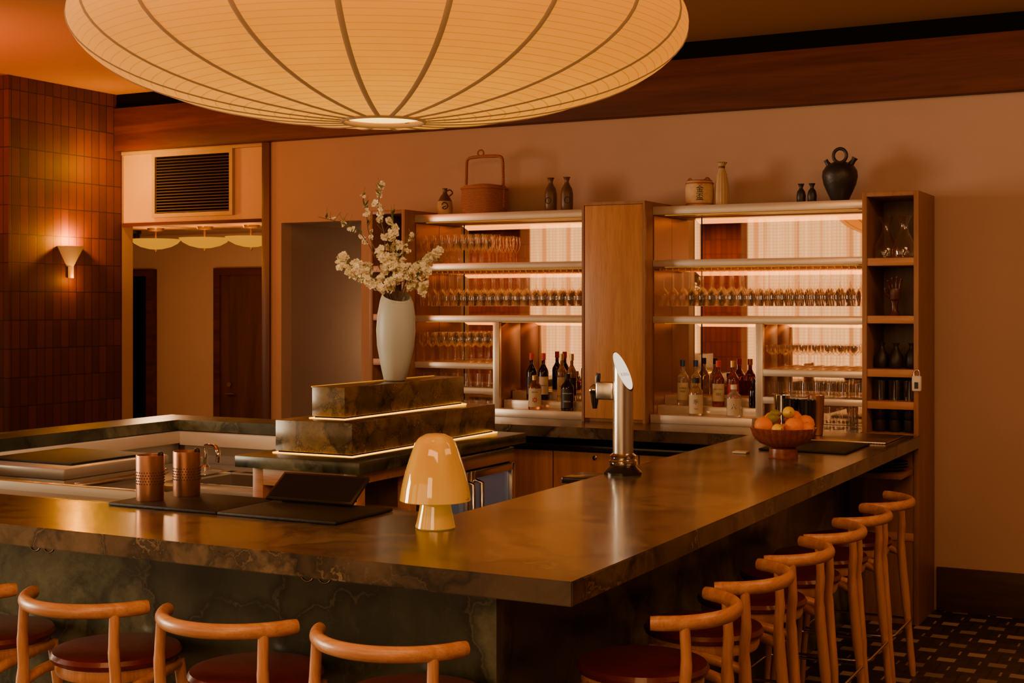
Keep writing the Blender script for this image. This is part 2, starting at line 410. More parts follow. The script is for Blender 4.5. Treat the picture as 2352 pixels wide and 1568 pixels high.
for i, (a, b) in enumerate([(-12.1, -9.50), (-6.65, -6.05), (-1.2, -.6)]):
    struct(box('wall_pier', a, b, -2.7, -2.25, 0, CZ-.001, M_tiler))
struct(box('trim_6', -1.0, 1.6, 6.4, 6.404, CZ-.002, CZ-.0005, M_black))
def curtain(x0, x1):
    bm = bmesh.new(); n = int((x1-x0)*40); lo = []; hi = []
    for i in range(n+1):
        x = x0+(x1-x0)*i/n; y = .035*math.sin(x*26)+.02*math.sin(x*61)
        lo.append(bm.verts.new((x-x0, y, 0))); hi.append(bm.verts.new((x-x0, y, 2.85)))
    for i in range(n): bm.faces.new((lo[i], lo[i+1], hi[i+1], hi[i]))
    o = finish(bm, 'curtain', M_curtain, (x0, -2.5, .3)); tag(o, 'sheer woven full-height window curtain glowing with daylight', 'curtain', 'sheer window curtains'); return o
curtain(-9.48, -6.67); curtain(-6.03, -1.25)
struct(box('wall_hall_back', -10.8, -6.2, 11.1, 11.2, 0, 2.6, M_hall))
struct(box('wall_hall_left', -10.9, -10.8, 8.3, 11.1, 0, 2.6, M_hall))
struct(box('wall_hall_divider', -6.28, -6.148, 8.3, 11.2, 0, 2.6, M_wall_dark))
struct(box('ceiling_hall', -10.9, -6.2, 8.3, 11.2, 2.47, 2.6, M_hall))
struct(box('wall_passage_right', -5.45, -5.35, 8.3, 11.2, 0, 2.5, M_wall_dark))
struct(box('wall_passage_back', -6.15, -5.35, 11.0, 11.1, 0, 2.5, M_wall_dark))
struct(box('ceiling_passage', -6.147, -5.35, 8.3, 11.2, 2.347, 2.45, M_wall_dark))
struct(box('trim_1', -7.68, 3.2, 8.09, YW, 2.94, 3.27, M_beam, .004))
struct(box('shadow_gap_black', -7.68, 3.2, 8.12, YW, 3.27, CZ-.001, M_black))  # black box painting the dark of the shadow gap above the beam
struct(box('trim_3', -6.31, -6.24, YW-.02, YW, 0, 2.94, M_door, .003))
struct(box('trim_4', -7.68, -6.31, YW, YW+.02, 2.36, 2.385, M_beam, .002))
struct(box('trim_5', -7.68, -6.31, YW-.01, YW+.02, 2.915, 2.94, M_ventf, .002))
struct(box('baseboard_back', -1.5, 3.2, YW-.02, YW, 0, .25, M_base, .003))
d = struct(empty('door_1', (-8.65, 11.05, 0)))
box('door_leaf_or_dark', -9.05, -8.2, 11.04, 11.08, 0, 2.05, M_door, .003, d)
boxes('door_frame', [(-9.13, -9.05, 11.02, 11.10, 0, 2.12), (-8.2, -8.12, 11.02, 11.10, 0, 2.12), (-9.05, -8.2, 11.02, 11.10, 2.05, 2.12)], M_beam, (-8.65, 11.05, 0), d)
tube('door_handle', [(-8.93, 11.04, .86), (-8.93, 10.98, .86), (-8.83, 10.98, .86)], .011, M_brass, (0,0,0), None)
h = bpy.data.objects['door_handle']; h.parent = d; h.location = Vector((0,0,0))-WL[d.name]
lathe('lock_rose', [(0, 0), (.025, 0), (.025, .012), (0, .012)], M_brass, (-8.93, 11.03, .95), d, 20, rot=(pi/2, 0, 0))
d2 = struct(empty('door_2', (-10.4, 11.05, 0)))
box('door_leaf_or_dark', -10.8, -10.02, 11.07, 11.09, 0, 2.05, M_black, 0, d2)  # black sheet standing for the dark open doorway, not a leaf
boxes('door_frame', [(-10.02, -9.94, 11.02, 11.10, 0, 2.12), (-10.8, -10.02, 11.02, 11.10, 2.05, 2.12)], M_beam, (-10.4, 11.05, 0), d2)

# vent
v = tag(empty('air_vent', (-6.98, 8.19, 2.42)), 'square louvred metal return air grille set above the hallway opening', 'vent')
boxes('frame', [(-7.37, -7.34, 8.17, 8.2, 2.42, 2.915), (-6.62, -6.59, 8.17, 8.2, 2.42, 2.915), (-7.34, -6.62, 8.17, 8.2, 2.885, 2.915), (-7.34, -6.62, 8.17, 8.2, 2.42, 2.45)], M_ventf, (-6.98, 8.19, 2.42), v)
box('duct_opening', -7.34, -6.62, 8.193, 8.199, 2.45, 2.885, M_black, 0, v)
bm = bmesh.new()
for i in range(19):
    z = 2.46+i*.0225
    vs = [bm.verts.new(p) for p in ((-.36, 0, z), (.36, 0, z), (.36, -.012, z-.005), (-.36, -.012, z-.005), (-.36, -.001, z+.002), (.36, -.001, z+.002))]
    bm.faces.new((vs[0], vs[1], vs[2], vs[3])); bm.faces.new((vs[4], vs[5], vs[2], vs[3]))
for vv in bm.verts: vv.co.z -= 2.42
finish(bm, 'louvres', M_louvre, (-6.98, 8.19, 2.42), v)

# sconce: smooth half cone, open at the top, with a short lit stub below
s = tag(empty('wall_sconce', (-7.68, 7.62, 1.95)), 'white tapered plaster wall sconce glowing on the terracotta tile wall', 'wall lamp')
bm = bmesh.new(); rows = []
for z, hw, dp in ((.085, .020, .045), (.235, .115, .105), (.235, .108, .098), (.10, .016, .038)):
    rows.append([bm.verts.new((.002+dp*math.cos(a), hw*math.sin(a), z)) for a in [-pi/2+pi*i/20 for i in range(21)]])
for a, b in zip(rows, rows[1:]):
    for i in range(20): bm.faces.new((a[i], a[i+1], b[i+1], b[i]))
bm.faces.new(rows[0]); bm.faces.new(rows[-1])
finish(bm, 'shade', M_white, (-7.68, 7.62, 1.95), s, 40)
lathe('stem', [(0, .0), (.020, .0), (.020, .085), (0, .085)], plain('sconce_lit_stem', (.5, .3, .12), .5, emit=(1, .36, .0), es=.7), (-7.655, 7.62, 1.95), s, 24)

# hallway dish lights
base = None
M_dome = glow('dome_glass', (1, .37, .0), .85, (.06, .03, .005))
for i, (x, y) in enumerate([(-8.97, 10.0), (-8.385, 10.0), (-7.85, 10.0)]):
    if base is None:
        base = tag(empty('ceiling_lamp', (x, y, 2.27)), 'shallow glowing glass dish ceiling lamp with small brass finial', 'ceiling lamp', 'dish lamps on the hallway ceiling')
        P = (x, y, 2.27)
        lathe('glass_bowl', [(.0, 0), (.06, .004), (.14, .024), (.2, .056), (.235, .095), (.228, .095), (.19, .060), (.13, .030), (0, .010)], M_dome, P, base, 40)
        lathe('finial', [(0, -.03), (.012, -.025), (.014, -.012), (.008, 0), (0, .002)], M_brass, P, base, 16)
        lathe('ceiling_rose', [(.01, .02), (.01, .17), (.07, .175), (.08, .20), (0, .20)], M_brass, P, base, 24)
    else: dup(base, (x, y, 2.27))
o = lathe('security_camera', [(0, 0), (.05, .012), (.075, .05), (.08, .09), (.09, .1), (.09, .13), (0, .13)], M_blackgl, (-9.45, 10.2, 2.34), None, 28)
tag(o, 'small dark dome security camera on the hallway ceiling', 'camera')

# ------------------------------------------------------------------ bar counter
bar = tag(empty('bar_counter', (-1.9, 4.5, 0)), 'long wraparound bar with polished dark quartzite top and veined stone front', 'bar counter')
TH = .065
prism('countertop', [(-6.1, 3.22), (-1.5, 3.22), (-1.5, 7.70), (-1.83, 7.70), (-1.83, 8.13), (-5.08, 8.13), (-5.08, 7.30), (-2.34, 7.30), (-2.34, 4.08), (-3.55, 4.08), (-3.55, 3.735), (-6.1, 3.735)], HB-TH, HB, M_stone, .003, bar)
prism('front_panel', [(-6.1, 3.52), (-1.88, 3.52), (-1.88, 7.68), (-1.92, 7.68), (-1.92, 3.56), (-6.1, 3.56)], 0, HB-TH, M_stonef, 0, bar)
box('drip_rail', -6.1, -3.56, 3.74, 4.05, HB-.06, HB-.04, M_perf, 0, bar)
box('rail_edge', -6.1, -3.56, 4.05, 4.09, HB-.10, HB-.005, M_steelw, .004, bar)
boxes('inner_panel', [(-6.1, -2.5, 3.9, 3.94, .05, HB-TH-.02), (-2.54, -2.5, 3.94, 7.3, .05, HB-TH-.02)], M_steelw, (-2.5, 3.9, .05), bar)
for i, x in enumerate([-3.42, -3.36, -2.35, -2.29]):
    pts = [(x+.022*math.cos(a), 3.25, .976-.018*math.sin(a)) for a in [pi*k/10 for k in range(11)]]
    o = tube('bag_hook', [Vector(p)-Vector((x, 3.25, .975)) for p in pts], .003, M_hook, (x, 3.25, .975), None, 8)
    tag(o, 'small brass loop bag hook under the bar edge', 'hook', 'bag hooks under the bar edge')

bb = tag(empty('base_cabinet', (-3.1, 7.6, 0)), 'oak under-counter cabinets with flat doors and small round locks', 'cabinet')
box('body', -5.05, -2.56, 7.44, 8.13, .08, HB-TH, M_black, 0, bb)
xs = [-4.9, -4.25, -3.58, -3.03, -2.57]
for a, b in zip(xs, xs[1:]):
    dd = box('door', a+.004, b-.004, 7.415, 7.44, .1, .885, M_oak, .002, bb)
    lathe('lock', [(0, 0), (.014, 0), (.014, .008), (.005, .01), (0, .01)], M_chrome, ((a+b)/2, 7.415, .855), dd, 16, rot=(pi/2, 0, 0))
box('steel_rail', -4.9, -2.56, 7.36, 7.415, .90, .93, M_blackgl, .003, bb)

lg = tag(empty('service_ledge', (-5.9, 5.4, 0)), 'narrow raised dark stone ledge with cream panel around the service well', 'ledge')
prism('ledge_top', [(-6.1, 3.74), (-5.78, 3.74), (-5.78, 6.65), (-4.20, 6.65), (-4.20, 6.95), (-6.1, 6.95)], HB-TH, HB, M_stonef, .003, lg)
prism('ledge_wall', [(-6.08, 3.75), (-5.82, 3.75), (-5.82, 6.69), (-4.20, 6.69), (-4.20, 6.93), (-6.08, 6.93)], 0, HB-TH, M_oakd, 0, lg)
boxes('cream_splash', [(-5.82, -5.74, 4.1, 6.66, .90, HB-TH-.004), (-5.74, -4.2, 6.61, 6.69, .89, HB-TH-.004)], M_cream, (-5.78, 6.6, .89), lg, .004)
boxes('steel_splash', [(-5.815, -5.79, 4.1, 6.66, .3, .90), (-5.74, -4.2, 6.66, 6.685, .3, .89)], M_steelw, (-5.78, 6.6, .3), lg)

ic = tag(empty('ice_chest', (-5.4, 5.3, 0)), 'stainless steel under-bar chest with hinged lid and front rail', 'ice chest')
box('body', -5.74, -5.02, 4.95, 5.66, .05, .90, M_steelw, .006, ic)
box('lid', -5.74, -5.0, 4.93, 5.68, .902, .958, M_steelw, .012, ic)
tube('rail', [(-4.98, 4.98, .875), (-4.96, 5.0, .875), (-4.96, 5.6, .875), (-4.98, 5.63, .875)], .016, M_steel, (0, 0, 0))
k = bpy.data.objects['rail']; k.parent = ic; k.location = -WL[ic.name]
o = box('bar_mat', -5.66, -5.07, 5.05, 5.60, .959, .970, M_blackrub, .004)
tag(o, 'black rubber bar mat lying on the steel chest lid', 'bar mat')
sk = tag(empty('bar_sink', (-4.9, 6.2, 0)), 'stainless steel bar sink bench with recessed basin', 'sink')
ZB = .78
boxes('bench', [(-5.76, -4.2, 5.74, 5.86, ZB-.05, ZB), (-5.76, -4.2, 6.38, 6.64, ZB-.05, ZB), (-5.76, -5.15, 5.86, 6.38, ZB-.05, ZB), (-4.45, -4.2, 5.86, 6.38, ZB-.05, ZB), (-5.76, -4.2, 5.74, 5.76, .3, ZB-.05)], M_steelw, (-4.9, 6.2, .3), sk, .003)
boxes('basin', [(-5.15, -4.45, 5.86, 6.38, .55, .56), (-5.15, -5.14, 5.86, 6.38, .56, ZB-.01), (-4.46, -4.45, 5.86, 6.38, .56, ZB-.01), (-5.14, -4.46, 6.37, 6.38, .56, ZB-.01), (-5.14, -4.46, 5.86, 5.87, .56, ZB-.01)], M_steel, (-4.8, 6.1, .55), sk)
boxes('basin_rim', [(-5.17, -4.43, 5.84, 5.86, ZB, ZB+.008), (-5.17, -4.43, 6.38, 6.40, ZB, ZB+.008), (-5.17, -5.15, 5.86, 6.38, ZB, ZB+.008), (-4.45, -4.43, 5.86, 6.38, ZB, ZB+.008)], M_chrome, (-4.8, 6.1, ZB), sk)
F0 = Vector((-5.36, 6.40, ZB))
fo = empty('faucet', F0); tag(fo, 'chrome gooseneck bar faucet behind the sink basin', 'faucet')
tube('spout', spline([(0, 0, 0), (0, 0, .10), (.02, -.02, .14), (.12, -.06, .145), (.16, -.08, .115), (.16, -.08, .06)], 6), .015, M_chrome, F0, fo, 12)
lathe('base', [(0, 0), (.03, 0), (.03, .02), (.018, .03), (0, .03)], M_chrome, F0, fo, 20)
tube('lever', [(0, 0, .06), (-.05, -.02, .09)], .008, M_chrome, F0, fo, 8)

isl = tag(empty('bar_island', (-3.83, 5.95, 0)), 'oak service island with dark stone slab and open shelf', 'bar island')
box('stone_slab', -4.18, -3.475, 5.20, 6.86, .985, HB, M_stonef, .004, isl)
boxes('cabinet_frame', [(-4.12, -4.06, 5.26, 6.8, 0, .985), (-3.60, -3.53, 5.26, 5.33, 0, .985), (-3.60, -3.53, 5.72, 5.78, 0, .985), (-4.06, -3.60, 5.26, 5.30, .90, .985), (-3.60, -3.53, 5.33, 5.72, .93, .985), (-4.06, -3.54, 5.30, 5.76, .74, .765), (-4.06, -3.54, 5.30, 5.76, .2, .225)], M_oakx, (-3.83, 5.95, 0), isl, .002)
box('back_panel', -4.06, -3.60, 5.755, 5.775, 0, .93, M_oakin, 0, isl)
fr = tag(empty('glass_door_fridge', (-3.55, 6.2, 0)), 'black under-counter bottle fridge with glass doors and chrome handles', 'fridge')
box('body', -4.05, -3.56, 5.80, 6.82, .05, .975, M_black, .003, fr)
M_fg = plain('fridge_glass', (.20, .25, .32), .06, .5, emit=(.35, .45, .6), es=.05)  # bluish reflection put into the pane as tint and faint emission
for y in (5.81, 6.315):
    dd = boxes('door', [(-3.56, -3.52, y, y+.04, .12, .88), (-3.56, -3.52, y+.46, y+.50, .12, .88), (-3.56, -3.52, y+.04, y+.46, .84, .88), (-3.56, -3.52, y+.04, y+.46, .12, .16), (-3.553, -3.535, y+.04, y+.46, .60, .62)], M_steel, (-3.54, y+.2, .12), fr, .002)
    box('glass_pane', -3.552, -3.545, y+.04, y+.46, .16, .84, M_fg, 0, dd)
    hy = y+.46 if y < 6 else y+.05
    tube('handle', [(0, 0, .18), (.035, 0, .19), (.035, 0, .72), (0, 0, .73)], .013, M_chrome, (-3.52, hy, .1), dd, 12)
box('control_strip', -3.555, -3.525, 5.81, 6.81, .89, .965, M_steel, .003, fr)

pl = tag(empty('stepped_plinth', (-3.85, 6.0, HB)), 'two-tier dark stone display plinth with glowing light strips under each tier', 'display plinth')
box('lower_tier', -4.07, -3.63, 5.37, 6.78, HB+.012, 1.20, M_stonep, .003, pl)
box('upper_tier', -3.95, -3.76, 5.50, 6.66, 1.212, 1.355, M_stonep, .003, pl)
def loop_strip(x0, x1, y0, y1, z0, z1, w, nm, m):
    return boxes(nm, [(x0-w, x1+w, y0-w, y0, z0, z1), (x0-w, x1+w, y1, y1+w, z0, z1), (x0-w, x0, y0, y1, z0, z1), (x1, x1+w, y0, y1, z0, z1)], m, ((x0+x1)/2, (y0+y1)/2, z0), pl)
loop_strip(-4.07, -3.63, 5.37, 6.78, HB+.001, HB+.006, .010, 'light_strip', M_led)
loop_strip(-3.95, -3.76, 5.50, 6.66, 1.201, 1.206, .010, 'light_strip', M_led)
boxes('tier_core', [(-4.06, -3.64, 5.38, 6.77, HB, HB+.012), (-3.94, -3.77, 5.51, 6.65, 1.2, 1.212)], M_black, (-3.85, 6, HB), pl)
boxes('light_strip', [(-3.955, -3.95, 5.50, 6.66, 1.351, 1.357)], M_ledc, (-3.85, 6, 1.345), pl)

# vase
VX, VY, VZ = -3.85, 6.09, 1.358
def cut(r, z, a): return r, z+(.028*math.cos(a-2.4) if z > .40 else 0)*(min(1, (z-.40)/.03) if z > .4 else 0)
vs_ = lathe('vase', [(0, 0), (.05, 0), (.058, .006), (.078, .09), (.096, .18), (.102, .26), (.098, .34), (.086, .41), (.078, .43), (.074, .44), (.070, .44), (.072, .40), (.085, .30), (.08, .15), (.0, .1)], M_vase, (VX, VY, VZ), None, 56, cut, 50, rot=(0, math.radians(1.5), 0))
tag(vs_, 'tall pale celadon ceramic vase with slanted rim on the stone plinth', 'vase')
R_ = Vector((.887, .461, 0)); D_ = Vector((-.461, .887, 0))
def flower(bm, p, s):
    n = Vector((random.uniform(-1, 1), random.uniform(-1.3, .2), random.uniform(-.2, 1))).normalized()
    q = n.to_track_quat('Z', 'Y').to_matrix()
    a0 = random.random()*6
    for k in range(5):
        a = a0+k*2*pi/5
        ca, sa = math.cos(a), math.sin(a)
        loc = [(.1, 0, 0), (.55, -.42, .12), (1.0, -.38, .34), (1.08, 0, .30), (1.0, .38, .34), (.55, .42, .12)]
        bm.faces.new([bm.verts.new(p+q @ Vector(((x*ca-y*sa)*s, (x*sa+y*ca)*s, z*s))) for x, y, z in loc])
branches = [
 ([(0,-.12),(-.05,.1),(-.05,.3),(-.085,.45),(-.06,.57)], .40, 70, (.2,1), 12),
 ([(-.01,-.12),(-.07,.12),(-.16,.30),(-.26,.37),(-.40,.41)], .2, 26, (.45,.9), 8),
 ([(-.01,-.12),(-.10,.08),(-.2,.13),(-.29,.19)], .9, 170, (.45,1), 12),
 ([(.01,-.12),(.03,.12),(.06,.24),(.12,.33)], .3, 38, (.4,1), 8),
 ([(.01,-.12),(.06,.08),(.12,.15),(.17,.18),(.25,.17)], .9, 210, (.3,.85), 15),
 ([(0,-.12),(-.01,.08),(-.03,.18),(-.02,.28)], .9, 160, (.35,1), 12),
 ([(-.02,-.12),(-.07,.04),(-.12,.09),(-.19,.13)], .8, 140, (.45,1), 10),
 ([(0,-.12),(-.05,.12),(-.13,.3),(-.15,.42),(-.17,.52)], .2, 20, (.5,1), 7),
 ([(.02,-.12),(.06,.04),(.10,.08),(.16,.06)], .7, 130, (.4,1), 9),
 ([(0,-.12),(.01,.1),(.0,.3),(-.01,.44)], .5, 100, (.4,.95), 12),
 ([(0,-.12),(-.03,.04),(-.02,.12),(.04,.2)], .9, 150, (.35,1), 11),
]
for bi, (bp_, dens, nf, rng, nc) in enumerate(branches):
    dep = random.uniform(-.08, .04)
    k = len(bp_)
    base_p = Vector((VX, VY, VZ+.44))
    pts = []
    for i, (a, b) in enumerate(bp_):
        pts.append(R_*a*(1 if i else .3)+D_*dep*i/(k-1)+Vector((0, 0, b if i else -.1)))
    sp_ = spline(pts, 7)
    rr = [.0045*(1-.75*i/(len(sp_)-1)) for i in range(len(sp_))]
    br_ = tube('blossom_branch', sp_, rr, M_bark, base_p, None, 7)
    tag(br_, 'thin brown branch with cream blossoms standing in the vase', 'flower', 'blossom branches in the vase')
    bm = bmesh.new()
    cents = []
    for i in range(nc):
        j = int((rng[0]+(rng[1]-rng[0])*(i+.5)/nc)*(len(sp_)-1)); s0 = .032 if dens > .5 else .012
        cents.append(sp_[j]+Vector((random.gauss(0, s0), random.gauss(0, s0), random.gauss(0, s0))))
    for i in range(int(nf*1.4)):
        p = random.choice(cents).copy(); rad_ = .022 if dens > .5 else .012
        off = Vector((random.gauss(0, 1), random.gauss(0, 1), random.gauss(0, 1))).normalized()*rad_*random.uniform(.4, 1.2)
        flower(bm, p+off, random.uniform(.010, .015) if dens > .35 else random.uniform(.007, .011))
    bl = finish(bm, 'blossoms', M_petal, base_p, br_); bl['kind'] = 'stuff'
    bm = bmesh.new()
    for i in range(8):
        j = random.randint(len(sp_)//2, len(sp_)-1); p = sp_[j]; n = Vector((random.uniform(-1,1), random.uniform(-1,1), random.uniform(0,1))).normalized(); s_ = n.cross(Vector((0,0,1))).normalized()*.007
        bm.faces.new([bm.verts.new(x) for x in (p, p+n*.02+s_, p+n*.05, p+n*.02-s_)])
        tubebm(bm, [p, p+n*.04+Vector((0,0,.03))], .001, 4)
    finish(bm, 'leaves', M_leaf, base_p, br_)['kind'] = 'stuff'

# ------------------------------------------------------------------ back bar towers and shelves
YF, YB, YS = 7.72, 8.175, 7.84
def tower(x0, x1, zb, nm, lab, shelves, m):
    t_ = tag(empty(nm, ((x0+x1)/2, YF, zb)), lab, 'shelf tower'); w = .026
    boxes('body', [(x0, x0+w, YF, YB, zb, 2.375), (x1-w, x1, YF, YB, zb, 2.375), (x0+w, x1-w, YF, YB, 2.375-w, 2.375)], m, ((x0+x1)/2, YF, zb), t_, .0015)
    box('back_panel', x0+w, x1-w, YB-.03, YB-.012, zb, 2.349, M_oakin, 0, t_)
    for z in shelves: box('shelf', x0+w, x1-w, YF+.004, YB-.03, z-.042, z, M_oakx, .001, t_)
    return t_
TR = tower(-1.821, -1.514, 0, 'shelf_tower', 'open oak shelf tower holding carafes, wooden hand and black ware', [2.009, 1.69, 1.395, 1.218, 1.04, .5], M_oakd)
box('kick_panel', -1.795, -1.54, YF+.01, YF+.03, 0, .975, M_oakd, 0, TR)
TL = tower(-5.081, -4.803, HB, 'shelf_tower', 'open oak shelf tower beside the passage opening', [2.009, 1.69, 1.395, 1.218], M_oakd)
cc = tag(empty('tall_cabinet', (-3.32, YF, HB)), 'tall closed oak cabinet with flat door between the shelf bays', 'cabinet')
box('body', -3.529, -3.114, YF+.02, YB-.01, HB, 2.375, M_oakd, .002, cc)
box('door', -3.513, -3.13, YF, YF+.02, HB+.02, 2.355, M_oak, .002, cc)
boxes('door_frame', [(-3.529, -3.515, YF-.004, YF+.02, HB, 2.375), (-3.128, -3.114, YF-.004, YF+.02, HB, 2.375), (-3.515, -3.128, YF-.004, YF+.02, 2.357, 2.375)], M_oakd, (-3.32, YF, HB), cc)
def bay(x0, x1, post, side, lab):
    b_ = tag(empty('shelf_unit', ((x0+x1)/2, YS, HB)), lab, 'shelving')
    e = .001
    box('mirror_back', x0+e, x1-e, YB-.025, YB-.012, HB, 2.29, M_mirror, 0, b_)
    box('top_shelf', x0+e, x1-e, YS, YB-.026, 2.295, 2.345, M_shelf, .002, b_)
    for z in (2.022, 1.681): box('shelf', x0+e, x1-e, YS, YB-.026, z-.042, z, M_shelf, .002, b_)
    lo, hi = (x0, post) if side == 'L' else (post, x1)
    for z in (1.375, 1.215): box('shelf', lo+e, hi-e, YS, YB-.026, z-.04, z, M_shelf, .002, b_)
    box('post', post-.022, post+.022, YS-.002, YS+.03, HB, 1.639, M_shelf, .002, b_)
    box('divider_panel', post-.018, post+.018, YS+.03, YB-.026, HB, 1.639, M_copperp, .001, b_)
    for xx in (x0+.004, x1-.004): box('side_panel', xx-.003, xx+.003, YS+.01, YB-.027, HB, 2.29, M_copperp, 0, b_)
    box('mirror_seam', x0+.20, x0+.206, YB-.028, YB-.025, HB, 2.29, M_black, 0, b_)
    for z in (2.294, 1.979, 1.638): box('light_strip', x0+.06, x1-.06, YS+.05, YS+.055, z-.002, z, M_ledc, 0, b_)
    a, c = (post+.024, x1-.008) if side == 'L' else (x0+.008, post-.024)
    boxes('bottle_riser', [(a, c, 7.78, 8.14, HB, 1.09), (a, c, 7.90, 8.14, 1.09, 1.14), (a, c, 8.02, 8.14, 1.14, 1.19)], M_shelf, ((a+c)/2, 8, HB), b_, .002)
    n = int((x1-x0-.1)/.082)
    bm = bmesh.new()
    for i in range(n+1):
        xx = x0+.06+i*.082-(x0+x1)/2
        for s_ in (-.02, .02): boxbm(bm, xx+s_-.002, xx+s_+.002, .02, .29, 0, .012)
    finish(bm, 'glass_rack', M_brass, ((x0+x1)/2, YS, 1.958), b_)
    return b_
bay(-4.803, -3.529, -4.19, 'L', 'mirrored back-bar shelving with pale metal shelves full of glassware')
bay(-3.114, -1.821, -2.448, 'R', 'mirrored back-bar shelving with hanging stemware, bottles and coupes')

def glass(name, prof, lab, cat, grp, seg=16, mat=M_glass):
    o = lathe(name, prof, mat, (0, 0, 0), None, seg, None, 60); return tag(o, lab, cat, grp)
def fill(src, pl_, flip=False):
    first = True
    for p in pl_:
        if first:
            src.location = p; first = False
            if flip: src.rotation_euler = (pi, 0, 0)
        else:
            n = src.copy(); n.location = p; C.objects.link(n)
WG = [(0, 0), (.028, 0), (.028, .002), (.006, .007), (.0045, .014), (.0042, .11), (.008, .12), (.020, .130), (.029, .150), (.0315, .170), (.030, .195), (.0255, .228), (.0275, .2295)]
for x0, x1 in ((-4.76, -3.56), (-3.07, -1.86)):
    g = glass('wine_glass', WG, 'clear stemmed wine glass hanging upside down from the rack', 'glass', 'stemware hanging under the shelf')
    n = int((x1-x0)/.063); fill(g, [(x0+.0075+i*.063+.025*k, y, 1.972) for i in range(n+1) for k, y in enumerate((7.89, 7.98, 8.07)) if x0+i*.063+.025*k < x1-.03], True)
FL = [(0, 0), (.026, 0), (.026, .0015), (.005, .005), (.004, .012), (.004, .08), (.012, .09), (.021, .11), (.025, .14), (.024, .175), (.020, .19), (.0215, .1905)]
g = glass('wine_glass', FL, 'slim clear wine glass standing on the shelf', 'glass', 'stemware on the upper shelf')
fill(g, [(-4.76+i*.053+.02*k, y, 2.022) for i in range(9) for k, y in enumerate((7.89, 7.97, 8.05))])
g = glass('wine_glass', [(r, z*.85) for r, z in WG], 'clear wine glass standing in rows on the lower shelf', 'glass', 'stemware on the lower shelf')
fill(g, [(-4.76+i*.060+.02*k, y, 1.375) for i in range(9) for k, y in enumerate((7.89, 7.98, 8.07))])
CP = [(0, 0), (.028, 0), (.028, .0015), (.005, .006), (.004, .012), (.004, .08), (.015, .088), (.030, .1), (.035, .118), (.036, .14), (.0375, .1405)]
g = glass('coupe_glass', CP, 'clear coupe cocktail glass in rows on the shelf', 'glass', 'coupe glasses on the lower shelf', 16)
fill(g, [(-2.385+i*.076, y, 1.375) for i in range(7) for y in (7.89, 7.97, 8.05)])
TB = [(0, .003), (.031, .003), (.033, 0), (.036, .085), (.0375, .0855)]
g = glass('tumbler', TB, 'clear rocks tumbler standing in rows on the shelf', 'glass', 'tumblers on the lowest shelves', 16)
fill(g, [(-2.38+i*.077, y, 1.215) for i in range(7) for y in (7.89, 7.98)]+[(-2.38+i*.077, y, HB) for i in range(7) for y in (7.89, 7.98)]+[(-4.74+i*.086, y, HB) for i in range(6) for y in (7.90, 8.0)]+[(-4.74+i*.086, 7.92, 1.215) for i in range(6)])

# bottles
def bottle(x, y, z, h, r, mat, capm, lab, labm=None, txt=None, tm=None, ts=.03, neck=.32, lz=(.12, .5)):
    r *= .92
    nr = max(.010, r*.36); s0 = h*(1-neck)
    pr = [(0, 0), (r*.92, 0), (r, .006), (r, s0*.86), (r*.93, s0*.94), (r*.6, s0*1.04), (nr, s0*1.12), (nr*.95, h*.92), (nr*1.15, h*.925), (nr*1.15, h*.95), (0, h*.95)]
    b_ = lathe('bottle', pr, mat, (x, y, z), None, 28, None, 50, rot=(0, 0, math.atan2(-x, y)))
    tag(b_, lab, 'bottle', 'spirit bottles on the riser')
    cp = lathe('cap', [(nr*1.1, h*.86), (nr*1.25, h*.86), (nr*1.25, h*.995), (nr*1.1, h), (0, h)], capm, (0, 0, 0), None, 20); cp.parent = b_
    if labm: patch('label', r+.0008, h*lz[0], h*lz[1], 1.15, labm, b_)
    if txt:
        zz = h*(lz[0]+lz[1])/2
        lines = txt if isinstance(txt, list) else [(txt, ts, 0)]
        for (s_, sz, dz) in lines: lettering(s_, sz, tm or M_ink, b_, (0, 0, zz+dz), r+.0016)
    return b_
G_dark = solid_glass('dark_bottle_glass', (.03, .018, .012)); G_amb = solid_glass('amber_bottle', (.55, .2, .04)); G_clear = solid_glass('clear_bottle', (.9, .82, .72))
G_wine = solid_glass('rust_bottle', (.50, .10, .02)); G_gold = solid_glass('gold_bottle', (.75, .5, .25))
bottle(-3.995, 7.96, 1.14, .30, .036, G_dark, M_red, 'dark bottle with red foil cap', M_paperb, 'AMARO', M_gold, .013)
bottle(-3.925, 7.99, 1.14, .30, .036, G_dark, M_red, 'dark bottle with red cap and pale label', M_paper, 'VERMUT', M_ink, .012)
bb_ = bottle(-3.912, 7.84, 1.09, .215, .046, G_amb, M_gold, 'squat amber bottle with cream label and red flower', M_paper, [('MEZCAL', .011, .035)], M_ink, lz=(.08, .62), neck=.25)
for k in range(7):
    a = k*2*pi/7
    bm = bmesh.new(); R0 = .0445
    vv = [(math.cos(a)*.004, math.sin(a)*.004), (math.cos(a-.35)*.013, math.sin(a-.35)*.013), (math.cos(a)*.02, math.sin(a)*.02), (math.cos(a+.35)*.013, math.sin(a+.35)*.013)]
    bm.faces.new([bm.verts.new((R0*math.sin(p/R0), -R0*math.cos(p/R0), q+.062)) for p, q in vv])
    if k == 0: acc = bm
    else:
        me = bpy.data.meshes.new('x'); bm.to_mesh(me); acc.from_mesh(me); bm.free()
f_ = finish(acc, 'red_flower_mark', M_red, (0,0,0)); f_.parent = bb_
bottle(-3.785, 7.97, 1.14, .30, .033, G_gold, M_gold, 'tall golden bottle with dark cap', M_paper, 'XOXO', M_ink, .012)
bottle(-3.715, 7.97, 1.14, .30, .033, G_gold, M_gold, 'tall golden bottle with long neck', M_paperb, None)
